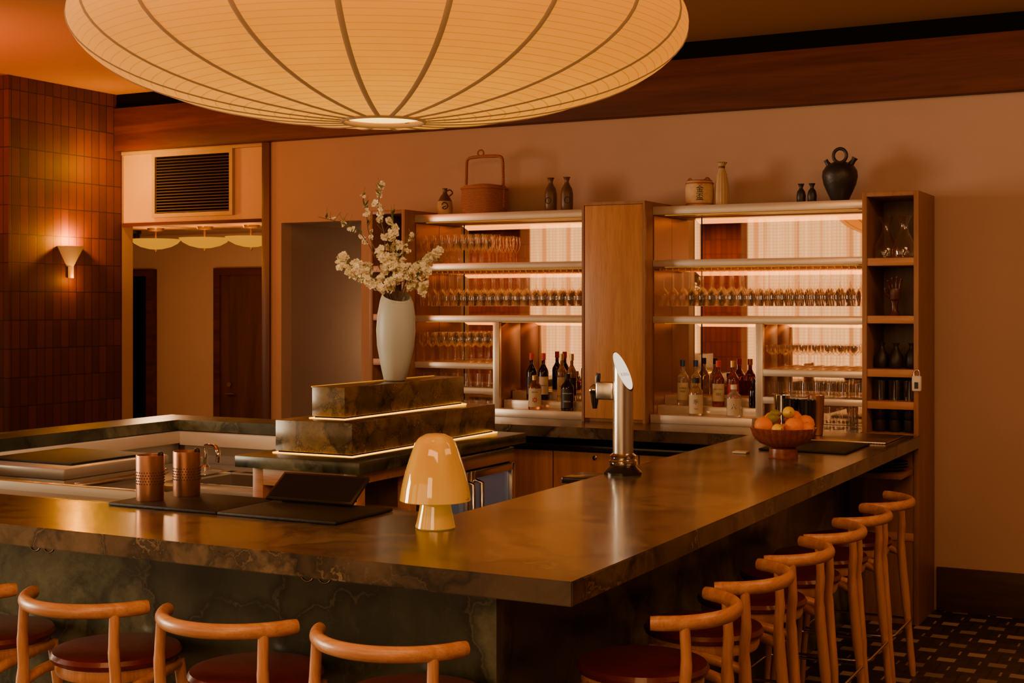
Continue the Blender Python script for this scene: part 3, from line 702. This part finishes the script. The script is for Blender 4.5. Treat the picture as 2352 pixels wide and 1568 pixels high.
bottle(-3.685, 7.84, 1.09, .23, .044, G_dark, M_ink, 'black bottle with dark label and white lettering', M_paperb, [('MONTELOBOS', .0105, .03), ('MEZCAL', .012, -.02)], M_white, neck=.28, lz=(.08, .6))
bottle(-2.965, 7.96, 1.14, .275, .038, G_clear, M_blue, 'clear bottle with blue cap and pale label', M_paper, [('PUEBLO', .012, .02), ('VIEJO', .014, 0)], M_ink)
bottle(-2.885, 7.97, 1.14, .275, .036, G_clear, M_blue, 'clear bottle with blue cap', M_paper, [('BLANCO', .011, -.02)], M_blue)
bottle(-2.837, 7.84, 1.09, .225, .047, G_gold, M_ink, 'clear squat bottle with cream label and dark stopper', M_paper, [('季', .032, .012), ('TOKI', .011, -.028)], M_ink, neck=.3, lz=(.06, .56))
bottle(-2.735, 7.95, 1.14, .275, .040, G_wine, M_red, 'amber red bottle with cream label', M_paper, [('WILD TURKEY', .0088, .02), ('101', .024, -.01)], M_ink)
bottle(-2.655, 7.98, 1.14, .275, .038, G_wine, M_gold, 'rust coloured bottle with gold cap', M_red, [('AMER', .013, 0)], M_white)
bottle(-2.602, 7.84, 1.09, .19, .046, G_clear, M_white, 'clear squat gin bottle with pale label', M_paper, [('六', .034, 0)], M_ink, neck=.28, lz=(.06, .58))
bottle(-2.52, 7.96, 1.14, .17, .03, G_dark, M_ink, 'small dark bottle beside the post')

# right tower contents
o = lathe('decanter', [(0, 0), (.050, 0), (.062, .01), (.066, .035), (.060, .07), (.040, .115), (.024, .15), (.020, .175), (.024, .20), (.042, .235), (.044, .2355)], M_glassc, (-1.72, 7.88, 2.009), None, 28)
tag(o, 'clear glass carafe with flared lip on the tower shelf', 'decanter', 'decanters on the tower shelf')
fill(o, [(-1.722, 7.88, 2.009), (-1.612, 7.82, 2.009)])
TK = [(0, 0), (.026, 0), (.036, .012), (.040, .04), (.036, .075), (.018, .105), (.012, .12), (.013, .128), (.02, .142), (.015, .14), (0, .12)]
o = tag(lathe('sake_flask', TK, M_darkcer, (-1.745, 7.87, 1.395), None, 24), 'black ceramic sake flask on the tower shelf', 'flask', 'black flasks on the tower shelf')
fill(o, [(-1.745, 7.87, 1.395), (-1.66, 7.84, 1.395), (-1.58, 7.87, 1.395)])
o = tag(lathe('tumbler', [(r*1.08, z*1.28) for r, z in TB], M_glassd, (0,0,0), None, 20), 'smoked glass tumbler on the tower shelf', 'glass', 'smoked tumblers on the tower shelf')
fill(o, [(-1.75+i*.082, y, 1.218) for i in range(3) for y in (7.85, 7.95)])
o = tag(lathe('cup', [(0, 0), (.025, 0), (.035, .02), (.038, .07), (.035, .07), (.03, .02), (0, .01)], M_darkcer, (0,0,0), None, 20), 'black ceramic cup on the tower shelf', 'cup', 'black cups on the lowest tower shelf')
fill(o, [(-1.75+i*.082, y, 1.04) for i in range(3) for y in (7.85, 7.95)]+[(-1.75+i*.082, 7.85, 1.11) for i in range(3)])
hb = bmesh.new()
lathebm(hb, [(0, 0), (.028, 0), (.03, .006), (.024, .014), (.019, .03), (.018, .06), (.022, .078), (.026, .085)], 20)
lathebm(hb, [(0, .083), (.026, .088), (.031, .11), (.033, .135), (.028, .148), (0, .152)], 20)
for vv in hb.verts:
    if vv.co.z > .082: vv.co.y *= .5
for i, (fx_, ln_) in enumerate([(-.025, .052), (-.009, .066), (.009, .072), (.025, .06)]):
    p0 = Vector((fx_, 0, .143)); tilt = fx_*.35
    tubebm(hb, spline([p0, p0+Vector((tilt*.5, -.002, ln_*.45)), p0+Vector((tilt, -.010, ln_*.8)), p0+Vector((tilt*1.1, -.018, ln_))], 4), [.0088]*4+[.0082]*4+[.0075]*3+[.0065, .004], 10)
tubebm(hb, spline([(-.024, 0, .10), (-.042, -.008, .118), (-.050, -.014, .138), (-.050, -.018, .155)], 4), [.0105]*4+[.009]*4+[.0075]*3+[.006, .004], 10)
for vv in hb.verts: vv.co *= 1.02
o = finish(hb, 'wooden_hand', M_handw, (-1.66, 7.80, 1.69), None, 50, rot=(0, 0, .25)); tag(o, 'dark articulated wooden artist hand standing upright on the tower shelf', 'hand sculpture')
kl = tag(empty('key_lock', (-1.512, 7.735, 1.28)), 'white key lock with looped shackle hanging on the tower edge', 'lock')
box('body', -1.545, -1.495, 7.69, 7.717, 1.28, 1.365, M_white, .008, kl)
tube('shackle', [(-1.534, 7.703, 1.36), (-1.534, 7.703, 1.385), (-1.527, 7.703, 1.397), (-1.513, 7.703, 1.397), (-1.506, 7.703, 1.385), (-1.506, 7.703, 1.36)], .004, M_chrome, (0, 0, 0))
k = bpy.data.objects['shackle']; k.parent = kl; k.location = -WL[kl.name]
box('keypad', -1.53, -1.51, 7.687, 7.690, 1.295, 1.33, M_blackgl, 0, kl)

# top-of-shelf ceramics
ZT = 2.345; YT = 7.98
o = lathe('sake_jug', [(0, 0), (.04, 0), (.05, .01), (.053, .05), (.048, .09), (.03, .125), (.014, .145), (.013, .17), (.018, .18), (.012, .18), (0, .16)], M_creamcer, (-4.651, YT, ZT), None, 32, rot=(0, 0, .5))
tag(o, 'cream stoneware jug with brown shoulder and painted brush mark', 'jug')
lathe('neck_glaze', [(.0465, .095), (.0315, .1255), (.0155, .1455), (.0145, .17), (.019, .181)], M_browncer, (-4.651, YT, ZT), o, 32)
pp = spline([(-.02, 0, .07), (-.005, 0, .085), (.015, 0, .075), (.02, 0, .055), (.0, 0, .04), (-.015, 0, .05), (.01, 0, .06)], 5)
bm = bmesh.new(); R0 = .0535
tubebm(bm, [(R0*math.sin(p.x/R0), -R0*math.cos(p.x/R0), p.z) for p in pp], .003, 6)
finish(bm, 'brush_mark', M_ink, (-4.651, YT, ZT), o)
tube('handle', spline([(.03, 0, .13), (.05, 0, .15), (.035, 0, .17), (.014, 0, .165)], 5), .005, M_browncer, (-4.651, YT, ZT), o, 8)
bk = tag(empty('wicker_basket', (-4.35, YT, ZT)), 'reddish woven wicker basket with very tall arched handle', 'basket')
def sqr(r, z, a):
    k = (abs(math.cos(a))**4+abs(math.sin(a))**4)**(-.25); return r*k**.6, z
lathe('body', [(0, 0), (.125, 0), (.135, .01), (.142, .08), (.14, .155), (.146, .16), (.146, .172), (.134, .172), (.13, .02), (0, .015)], M_wicker, (-4.35, YT, ZT), bk, 48, sqr)
lathe('lid', [(.134, .165), (.128, .185), (.06, .195), (0, .197)], M_wicker, (-4.35, YT, ZT), bk, 40, sqr)
hp = [(-.138, 0, .04), (-.139, 0, .15), (-.137, 0, .26), (-.134, 0, .345), (-.122, 0, .368), (-.09, 0, .376), (0, 0, .38), (.09, 0, .376), (.122, 0, .368), (.134, 0, .345), (.137, 0, .26), (.139, 0, .15), (.138, 0, .04)]
tube('handle', spline(hp, 4), .0105, M_wicker, (-4.35, YT, ZT), bk, 8)
tube('handle_loop', [(-.03+.022*math.cos(a), 0, .402+.02*math.sin(a)) for a in [2*pi*k/16 for k in range(16)]], .006, M_wicker, (-4.35, YT, ZT), bk, 8, True)
TK2 = [(0, 0), (.03, 0), (.038, .01), (.040, .05), (.040, .11), (.034, .145), (.017, .175), (.013, .19), (.02, .212), (.025, .218), (.018, .216), (0, .18)]
o = tag(lathe('sake_bottle', TK2, M_browncer, (-3.868, YT, ZT), None, 28), 'tall mottled brown ceramic sake bottle with flared lip', 'bottle', 'brown sake bottles on the top shelf')
tube('incised_ring', [(.018*math.cos(a), -.040+.002*math.cos(2*a), .07+.02*math.sin(a)) for a in [2*pi*k/20 for k in range(20)]], .0018, M_ink, (-3.868, YT, ZT), o, 6, True)
dup(o, (-3.754, YT, ZT), .5)
br = tag(empty('sake_barrel', (-2.864, YT, ZT)), 'small straw-wrapped cream sake barrel with dark lettering', 'barrel')
lathe('body', [(0, 0), (.07, 0), (.08, .012), (.086, .06), (.086, .11), (.08, .145), (.07, .158), (0, .158)], M_straw, (-2.864, YT, ZT), br, 32)
for z, r in ((.015, .081), (.14, .082), (.155, .072)):
    tube('rope_band', [(r*math.cos(a), r*math.sin(a), z) for a in [2*pi*k/28 for k in range(28)]], .005, M_wicker, (-2.864, YT, ZT), br, 6, True)
for s_, dz in (('金', .103), ('盃', .057)):
    t_ = lettering(s_, .048, M_ink, br, (0, 0, dz-.005), .0885, rot=(0, 0, .35))
t_ = lettering('清酒', .016, M_red, br, (0, 0, .132), .0875, rot=(0, 0, .35))
for sx in (-1, 1):
    tube('rope_knot', spline([(sx*.04, -.03, .158), (sx*.055, -.02, .172), (sx*.07, -.01, .160)], 4), .006, M_wicker, (-2.864, YT, ZT), br, 6)
def flute(r, z, a): return r*(1+.03*math.cos(a*14)), z
o = tag(lathe('ribbed_bottle', [(0, 0), (.034, 0), (.04, .01), (.042, .06), (.040, .13), (.030, .19), (.018, .225), (.018, .24), (.030, .258), (.032, .262), (.024, .26), (0, .23)], M_creamcer, (-2.723, YT, ZT), None, 84, flute), 'tall ribbed cream and brown ceramic bottle with flared mouth', 'bottle')
lathe('lip_glaze', [(.0185, .226), (.0185, .241), (.0305, .259), (.0325, .263)], M_browncer, (-2.723, YT, ZT), o, 40, flute)
SM = [(0, 0), (.02, 0), (.026, .01), (.027, .045), (.022, .07), (.011, .085), (.01, .092), (.017, .108), (.02, .114), (.014, .112), (0, .09)]
o = tag(lathe('sake_flask', SM, M_darkcer, (-2.238, YT, ZT), None, 24), 'tiny black ribbed ceramic sake flask on the top shelf', 'flask', 'tiny black flasks on the top shelf')
dup(o, (-2.173, YT, ZT), .4)
bj = tag(empty('black_jug', (-2.01, YT, ZT)), 'black clay jug with ring handle and two short spouts', 'jug')
P0 = (-2.01, YT, ZT)
lathe('body', [(0, 0), (.045, 0), (.05, .008), (.07, .05), (.092, .10), (.102, .145), (.098, .18), (.078, .21), (.045, .228), (.02, .235), (0, .236)], M_darkcer, P0, bj, 40)
tube('handle', [(.038*math.cos(a), 0, .268+.04*math.sin(a)) for a in [2*pi*k/24 for k in range(24)]], .010, M_darkcer, P0, bj, 12, True)
tube('spout', [(.055, 0, .205), (.078, 0, .235), (.088, 0, .252)], [.02, .014, .018], M_darkcer, P0, bj, 14)
tube('spout', [(-.055, 0, .205), (-.075, 0, .232), (-.082, 0, .245)], [.018, .012, .013], M_darkcer, P0, bj, 14)

# ------------------------------------------------------------------ things on the bar
lp = tag(empty('table_lamp', (-2.25, 3.80, HB)), 'small glossy amber glass mushroom table lamp on the bar', 'lamp')
P0 = (-2.25, 3.80, HB)
lathe('base', [(0, 0), (.06, 0), (.064, .004), (.062, .012), (.052, .06), (.045, .10), (.042, .115), (0, .115)], M_amber, P0, lp, 48)
def mush(r, z, a): return r*(1+.004*math.cos(a*10)), z
lathe('shade', [(.112, .088), (.114, .09), (.108, .13), (.096, .18), (.078, .235), (.066, .27), (.052, .288), (.03, .299), (0, .302)], M_amber, P0, lp, 60, mush)
tube('pull_stub', [(.113, 0, .10), (.12, 0, .10)], .003, M_brass, P0, lp, 8)
m0 = tag(box('bar_mat', -3.53, -3.045, 3.69, 4.035, HB+.001, HB+.012, M_blackrub, .004), 'black ribbed rubber bar mat on the counter', 'bar mat', 'rubber mats on the bar')
dup(m0, (-2.80, 3.8625, HB+.001))
def tin(x, y, h, r):
    t_ = tag(empty('bar_tin', (x, y, HB+.012)), 'copper mixing tin with band of tiny perforations', 'cup', 'copper tins on the bar mat')
    P = (x, y, HB+.012)
    lathe('cup', [(0, 0), (r*.94, 0), (r*.97, .004), (r, h), (r-.003, h), (r*.94, .01), (0, .008)], M_copper, P, t_, 40)
    bm = bmesh.new()
    for i in range(30):
        for k in range(5):
            a = 2*pi*(i+.5*(k % 2))/30; z = h*.38+k*.010; rr = r*.985+.0004
            bmesh.ops.create_icosphere(bm, subdivisions=1, radius=.0024, matrix=Matrix.Translation((rr*math.cos(a), rr*math.sin(a), z)))
    finish(bm, 'perforation_band', M_ink, P, t_)
    lathe('knob', [(0, 0), (.008, 0), (.011, .01), (.007, .018), (0, .02)], M_blackgl, (x+r*.8, y+.01, HB+.005+h), t_, 14)
    tube('tool_handle', [(r*.5, 0, h*.4), (r*.85, .01, h+.005)], .004, M_blackgl, P, t_, 8)
    return t_
tin(-3.435, 3.80, .162, .050); tin(-3.40, 3.955, .162, .050)
TA = math.radians(36)
pos = tag(empty('till_tablet', (-2.87, 4.02, HB+.012)), 'black point-of-sale tablet tilted up on a wedge stand', 'tablet')
bm = bmesh.new(); boxbm(bm, -.185, .185, -.07, .07, -.006, .006, .004)
scr = finish(bm, 'screen', M_blackgl, (-2.87, 4.03, HB+.060), pos, rot=(TA, 0, 0))
bm = bmesh.new(); boxbm(bm, -.173, .173, -.058, .058, 0, .001)
k = finish(bm, 'screen_glass', plain('tablet_glass', (.008, .007, .008), .2, spec=.3), (0, 0, 0)); k.parent = scr; k.location = (0, 0, .0062)
bm = bmesh.new()
vv = [bm.verts.new(p) for p in ((-.12, -.05, 0), (.12, -.05, 0), (.12, .07, 0), (-.12, .07, 0), (-.12, -.045, .004), (.12, -.045, .004), (.12, .05, .07), (-.12, .05, .07))]
for f in ((0,1,2,3), (4,5,6,7), (0,1,5,4), (1,2,6,5), (2,3,7,6), (3,0,4,7)): bm.faces.new([vv[i] for i in f])
finish(bm, 'stand', M_blackrub, (-2.87, 4.03, HB+.012), pos)
TX, TY = -2.27, 5.38
tp = tag(empty('beer_tap', (TX, TY, HB)), 'stainless steel beer tower with slanted illuminated badge top', 'beer tap')
P0 = (TX, TY, HB)
lathe('base', [(0, 0), (.08, 0), (.08, .01), (.06, .028), (.055, .036), (0, .036)], M_blackgl, P0, tp, 40)
lathe('collar', [(0, .036), (.054, .036), (.058, .042), (.058, .056), (.052, .062), (.052, .070), (.056, .078), (.044, .088), (0, .088)], M_chrome, P0, tp, 40)
bm = bmesh.new(); seg = 48; R0 = .043; lo = []; hi = []
ca = -math.radians(12); SL = 1.9
for i in range(seg):
    a = 2*pi*i/seg; x, y = R0*math.cos(a), R0*math.sin(a)
    lo.append(bm.verts.new((x, y, .085))); hi.append(bm.verts.new((x, y, .43-SL*(x*math.cos(ca)+y*math.sin(ca)))))
for i in range(seg): bm.faces.new((lo[i], lo[(i+1) % seg], hi[(i+1) % seg], hi[i]))
finish(bm, 'column', M_steel, P0, tp)
circ = [(R0*math.cos(2*pi*i/seg), R0*math.sin(2*pi*i/seg)) for i in range(seg)]
bm = bmesh.new(); bm.faces.new([bm.verts.new((x*.93, y*.93, .4335-SL*(x*math.cos(ca)+y*math.sin(ca))*.93)) for x, y in circ])
finish(bm, 'badge_face', glow('lit_badge', (1, .80, .55), 1.6), P0, tp)
bm = bmesh.new(); bm.faces.new([bm.verts.new((x, y, .43-SL*(x*math.cos(ca)+y*math.sin(ca)))) for x, y in circ])
finish(bm, 'top_rim', M_chrome, P0, tp)
t_ = lettering('KIRIN', .023, M_ink, tp, (0, 0, 0), None)
slope = math.atan(SL)
t_.matrix_local = Matrix.Translation((.010*math.cos(ca), .010*math.sin(ca), .437-SL*.010)) @ Matrix.Rotation(ca, 4, 'Z') @ Matrix.Rotation(slope, 4, 'Y') @ Matrix.Rotation(pi/2, 4, 'Z') @ Matrix.Rotation(-pi/2, 4, 'X')
boxes('tap_head', [(-.115, -.035, -.028, .028, .31, .385)], M_steel, (0,0,0), None, .008)
k = bpy.data.objects['tap_head']; k.parent = tp; k.location = (0, 0, 0)
tube('faucet_body', [(-.095, 0, .35), (-.13, 0, .35), (-.145, 0, .345)], [.022, .026, .02], M_chrome, P0, tp, 20)
tube('faucet_spout', [(-.13, 0, .345), (-.13, 0, .305), (-.13, 0, .27)], [.02, .016, .010], M_blackgl, P0, tp, 16)
tube('tap_lever', [(-.118, 0, .37), (-.116, 0, .40), (-.112, 0, .42)], [.010, .012, .009], M_blackgl, P0, tp, 14)
o = tag(box('drip_tray', -2.50, -2.36, 5.26, 5.46, HB-.04, HB-.012, M_blackgl, .005), 'black drip tray beneath the beer tap', 'tray')

FX, FY = -1.845, 6.28
fb = tag(empty('fruit_bowl', (FX, FY, HB)), 'fluted red wooden pedestal bowl filled with citrus', 'bowl'); P0 = (FX, FY, HB)
def flt(r, z, a): return (r*(1+.035*abs(math.cos(a*14))) if r > .06 else r), z
lathe('pedestal', [(0, 0), (.066, 0), (.068, .006), (.064, .045), (.05, .052), (0, .052)], M_bowlw, P0, fb, 40)
lathe('bowl', [(0, .05), (.06, .052), (.105, .07), (.133, .1), (.145, .13), (.148, .142), (.141, .142), (.126, .108), (.10, .083), (0, .07)], M_bowlw, P0, fb, 168, flt)
def fruit(kind, x, y, z, r, rz=0):
    bm = bmesh.new()
    if kind == 'orange':
        lathebm(bm, [(0, -r*.97), (r*.4, -r*.9), (r*.78, -r*.6), (r, -r*.05), (r*.86, r*.5), (r*.5, r*.85), (r*.12, r*.94), (0, r*.9)], 28); m = M_orange
    else:
        lathebm(bm, [(0, -r*1.35), (r*.14, -r*1.3), (r*.3, -r*1.12), (r*.72, -r*.75), (r, 0), (r*.75, r*.72), (r*.32, r*1.1), (r*.16, r*1.28), (0, r*1.32)], 28); m = M_lemon if kind == 'lemon' else M_lime
    o = finish(bm, kind, m, (x, y, z), None, 80, rot=(0 if kind == 'orange' else pi/2.2, 0, rz))
    st = lathe('stem_end', [(0, 0), (.004, .001), (.004, .003), (0, .004)], M_lime, (0,0,0), None, 8); st.parent = o
    st.location = (0, 0, r*.9 if kind == 'orange' else r*1.3)
    col = {'orange': 'bright orange', 'lemon': 'yellow lemon', 'lime': 'green lime'}[kind]
    tag(o, col+' resting in the wooden fruit bowl', kind, 'citrus in the fruit bowl')
for k, dx, dz, dy, r in [('orange', .035, .150, -.075, .046), ('orange', .10, .158, -.01, .044), ('lemon', -.045, .140, -.09, .027), ('orange', -.095, .152, -.02, .044),
                     ('lime', -.055, .184, -.02, .026), ('lemon', .025, .210, .0, .029), ('lime', -.03, .198, .05, .025), ('orange', .06, .175, .07, .043), ('orange', -.035, .165, .09, .043), ('orange', .0, .12, 0, .040), ('orange', .095, .140, -.07, .034)]:
    fruit(k, FX+R_.x*dx+D_.x*dy, FY+R_.y*dx+D_.y*dy, HB+dz, r, random.uniform(0, 3))
o = tag(box('bar_mat', -2.05, -1.62, 6.55, 7.05, HB+.001, HB+.011, M_blackrub, .004), 'black rubber bar mat behind the fruit bowl', 'bar mat')
o = tag(box('drip_grate', -2.25, -1.56, 7.12, 7.60, HB+.001, HB+.010, M_perf, .002), 'perforated steel drip grate set on the bar end', 'drip grate')
def shaker(x, y, m, h, lab):
    s_ = lathe('cocktail_shaker', [(0, 0), (.032, 0), (.036, .004), (.045, h), (.043, h), (.03, .01), (0, .01)], m, (x, y, HB+.010), None, 32)
    tag(s_, lab, 'shaker', 'cocktail shakers on the bar')
shaker(-2.08, 7.22, M_blackgl, .20, 'black cocktail shaker tin'); shaker(-1.985, 7.20, M_blackgl, .20, 'black cocktail shaker tin beside the copper one')
shaker(-2.17, 7.36, M_chrome, .21, 'polished steel cocktail shaker tin'); shaker(-1.98, 7.35, M_copper, .215, 'copper cocktail shaker tin')
o = tag(box('paper_napkin', -2.12, -2.05, 6.36, 6.42, HB+.001, HB+.010, M_white, .003), 'small white folded cocktail napkin on the bar', 'napkin')
o = tag(lathe('plate_stack', [(0, 0), (.09, 0), (.10, .01), (.12, .015), (.12, .02), (.10, .022), (.12, .03), (.12, .035), (.10, .037), (.12, .045), (.12, .05), (.1, .052), (0, .05)], M_darkcer, (-1.66, 7.56, .86), None, 36), 'stack of black plates under the bar end', 'plates')
tag(box('under_shelf', -1.86, -1.54, 7.40, 7.70, .83, .858, M_oakd, .002), 'small oak shelf under the bar end', 'shelf')

# ------------------------------------------------------------------ stools
ST = tag(empty('bar_stool', (0, 0, 0)), 'ash wood bar stool with curved rail back and oxblood leather seat', 'bar stool', 'stools along the bar')
lathe('seat', [(0, .635), (.18, .635), (.198, .642), (.203, .655), (.195, .668), (.16, .676), (0, .672)], M_leather, (0, .05, 0), ST, 48)
lathe('seat_frame', [(.15, .60), (.182, .60), (.188, .615), (.185, .636), (.15, .636), (.15, .60)], M_stoolw, (0, .05, 0), ST, 40)
RZ, RR = .842, .248
arc = [(RR*math.cos(a), RR*math.sin(a)+.012, RZ) for a in [math.radians(-161+142*k/28) for k in range(29)]]
rad = [.0192]*29; rad[0] = rad[-1] = .0178
tube('backrest', arc, rad, M_stoolr, (0,0,0), ST, 18, sq=1.15)
for sx in (-1, 1):
    a = math.radians(-90+sx*48)
    top = Vector((RR*math.cos(a), RR*math.sin(a)+.012, RZ-.005))
    tube('leg', spline([top, (sx*.187, -.16, .72), (sx*.19, -.155, .60), (sx*.20, -.18, .3), (sx*.215, -.205, 0)], 6), [.016]*6+[.0175]*6+[.021]*6+[.017]*6+[.013], M_stoolw, (0,0,0), ST, 12)
    tube('leg', spline([(sx*.15, .17, .62), (sx*.165, .185, .45), (sx*.185, .205, .2), (sx*.195, .215, 0)], 6), [.019]*6+[.017]*6+[.015]*6+[.012], M_stoolw, (0,0,0), ST, 12)
    tube('side_rail', spline([(sx*.192, -.16, .58), (sx*.20, -.06, .602), (sx*.185, .06, .612), (sx*.15, .17, .61)], 6), .017, M_stoolw, (0,0,0), ST, 10)
def rr_(hx, y0, y1, z, c=.04):
    out = []
    for cx, cy, a0 in ((hx-c, y1-c, 0), (-hx+c, y1-c, 90), (-hx+c, y0+c, 180), (hx-c, y0+c, 270)):
        for k in range(5):
            a = math.radians(a0+k*22.5); out.append((cx+c*math.cos(a), cy+c*math.sin(a), z))
    return out
tube('footrest', rr_(.205, -.20, .205, .27), .006, M_chrome, (0,0,0), ST, 8, True)
fx = [-3.68, -3.13, -2.58, -2.03]; ry = [3.92, 4.47, 5.0, 5.51, 5.98, 6.46]
ST.location = (fx[0], 3.26, 0)
for x in fx[1:]: dup(ST, (x, 3.26, 0), 0)
for y in ry: dup(ST, (-1.54, y, 0), pi/2)

# ------------------------------------------------------------------ lantern
LX, LY, LZ = -2.285, 3.55, 2.585
ln = tag(empty('pendant_lantern', (LX, LY, LZ)), 'huge glowing saucer-shaped paper bubble pendant with dark ribs', 'pendant lamp')
A_, B_ = .92, .28
prof = []
a0 = math.asin(.125/A_)
for k in range(49):
    a = -pi/2+a0+(pi-2*a0)*k/48; prof.append((A_*math.cos(a), B_*math.sin(a)))
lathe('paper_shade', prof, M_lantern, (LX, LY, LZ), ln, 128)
nr = 20
for i in range(nr):
    th = 2*pi*i/nr+.13; pts = []
    for k in range(31):
        a = -pi/2+a0+(pi-2*a0)*k/30; r = A_*math.cos(a)+.001
        pts.append((r*math.cos(th), r*math.sin(th), B_*math.sin(a)*1.002))
    tube('rib', pts, .0080, M_rib, (LX, LY, LZ), ln, 8, sq=.35)
tube('bottom_ring', [(.125*math.cos(a), .125*math.sin(a), -B_*.991) for a in [2*pi*k/48 for k in range(48)]], .007, M_rib, (LX, LY, LZ), ln, 8, True)
lathe('inner_diffuser', [(0, -.22), (.11, -.22), (.118, -.245), (.119, -.268)], glow('diffuser', (1, .60, .12), 3.5), (LX, LY, LZ), ln, 48)
tube('cord', [(0, 0, .26), (0, 0, CZ-LZ)], .008, M_blackgl, (LX, LY, LZ), ln, 8)

# ------------------------------------------------------------------ lights
def area(name, loc, tgt, sx, sy, e, col, spread=180):
    l = bpy.data.lights.new(name, 'AREA'); l.shape = 'RECTANGLE'; l.size = sx; l.size_y = sy; l.energy = e; l.color = col; l.spread = math.radians(spread)
    o = bpy.data.objects.new(name, l); C.objects.link(o); o.location = loc
    o.rotation_euler = (Vector(tgt)-Vector(loc)).to_track_quat('-Z', 'Y').to_euler(); return o
def point(name, loc, e, col, r=.05):
    l = bpy.data.lights.new(name, 'POINT'); l.energy = e; l.color = col; l.shadow_soft_size = r
    o = bpy.data.objects.new(name, l); C.objects.link(o); o.location = loc; return o
def spot(name, loc, tgt, e, col, ang, r=.05):
    l = bpy.data.lights.new(name, 'SPOT'); l.energy = e; l.color = col; l.shadow_soft_size = r; l.spot_size = math.radians(ang); l.spot_blend = .7
    o = bpy.data.objects.new(name, l); C.objects.link(o); o.location = loc
    o.rotation_euler = (Vector(tgt)-Vector(loc)).to_track_quat('-Z', 'Y').to_euler(); return o
area('window_light', (-11.6, 1.5, 1.8), (-2.3, 3.6, 2.1), 3.0, 2.2, 150, (1, .74, .47), 75)
area('added_wash', (-1.5, 1.5, 3.3), (-2.5, 7.0, 1.5), 2.5, 1.0, 80, (1, .43, .13))  # added warm fill over bar and back wall; no ceiling fixture there
area('added_wash', (-.2, 5.2, 3.3), (-1.6, 8.1, 1.6), 1.2, .6, 22, (1, .50, .24))  # second added wash, lifting the right end of the back wall
area('added_bar_fill', (-1.2, -.8, 2.6), (-2.4, 3.6, .7), 1.6, 1.0, 45, (1, .50, .20))  # added fill aimed at the dark bar front and stools
area('added_bar_fill', (.9, 4.6, 3.2), (-1.4, 5.0, .8), 2.2, .6, 25, (1, .40, .11))  # unseen area lamp added to warm the right stool row
spot('added_spot', (-2.6, 4.4, 3.34), (VX, VY, 1.95), 70, (1, .70, .40), 26, .06)  # added spot to brighten the vase and blossoms
spot('added_spot', (-4.8, 4.6, 3.34), (-5.2, 5.9, .9), 100, (1, .74, .50), 60, .08)  # spot added to lift the steel service well
spot('added_spot', (-1.0, 4.9, 3.34), (FX, FY, 1.15), 24, (1, .55, .20), 22, .05)  # small added spot for the fruit bowl, without a fixture
point('hall_light', (-8.0, 8.9, 1.7), 44, (1, .51, .22), .15)  # added point fill for the hall walls, apart from the dish lamps
for x in (-8.97, -8.385, -7.85): point('hall_light', (x, 9.98, 2.35), 3.0, (1, .28, .0), .01)
point('passage_fill', (-5.58, 9.5, 1.5), 9, (1, .58, .32), .1)  # hidden point lamp added to lift the dark passage
spot('pier_fill_spot', (-6.2, -.3, 3.34), (-6.35, -2.3, 1.5), 260, (1, .36, .09), 60, .05)  # added spot for the mirrored tile pier, kept out of the mirror view
spot('pier_fill_spot', (-9.9, -.3, 3.34), (-9.9, -2.3, 1.5), 260, (1, .36, .09), 60, .05)  # same added spot for the left pier
point('sconce_light', (-7.60, 7.62, 2.235), 24, (1, .33, .0), .015)
point('sconce_light', (-7.60, 7.62, 1.93), 2.2, (1, .33, .0), .01)
point('header_fill', (-7.42, 7.80, 2.80), 14, (1, .42, .0), .03)  # added point without a fixture, for the orange header panel
area('ceiling_fill', (-7.2, 5.5, 2.7), (-7.0, 6.3, 3.4), 1.8, 1.0, 40, (1, .19, .0))  # added up-light for the orange ceiling corner; there is no cove
for x in (-4.17, -2.47):
    area('shelf_light', (x, 7.94, 2.286), (x, 8.16, 1.6), 1.1, .12, 1.3, (1, .36, .05))
    area('shelf_light', (x, 7.94, 1.955), (x, 8.16, 1.3), 1.1, .12, 1.3, (1, .36, .05))
    area('shelf_light', (x, 7.94, 1.630), (x, 8.16, .95), 1.1, .12, 1.3, (1, .36, .05))
w = bpy.data.worlds.new('World'); bpy.context.scene.world = w; w.use_nodes = True
w.node_tree.nodes['Background'].inputs[0].default_value = (.5, .25, .12, 1); w.node_tree.nodes['Background'].inputs[1].default_value = .3

# ------------------------------------------------------------------ camera
cam = bpy.data.cameras.new('camera'); co = bpy.data.objects.new('camera', cam); C.objects.link(co)
co.location = (0, 0, HC); co.rotation_euler = (pi/2, 0, math.atan2(.461, .887))
cam.sensor_width = 36; cam.lens = 48.67; cam.shift_y = -84/2352; cam.clip_end = 100
bpy.context.scene.camera = co
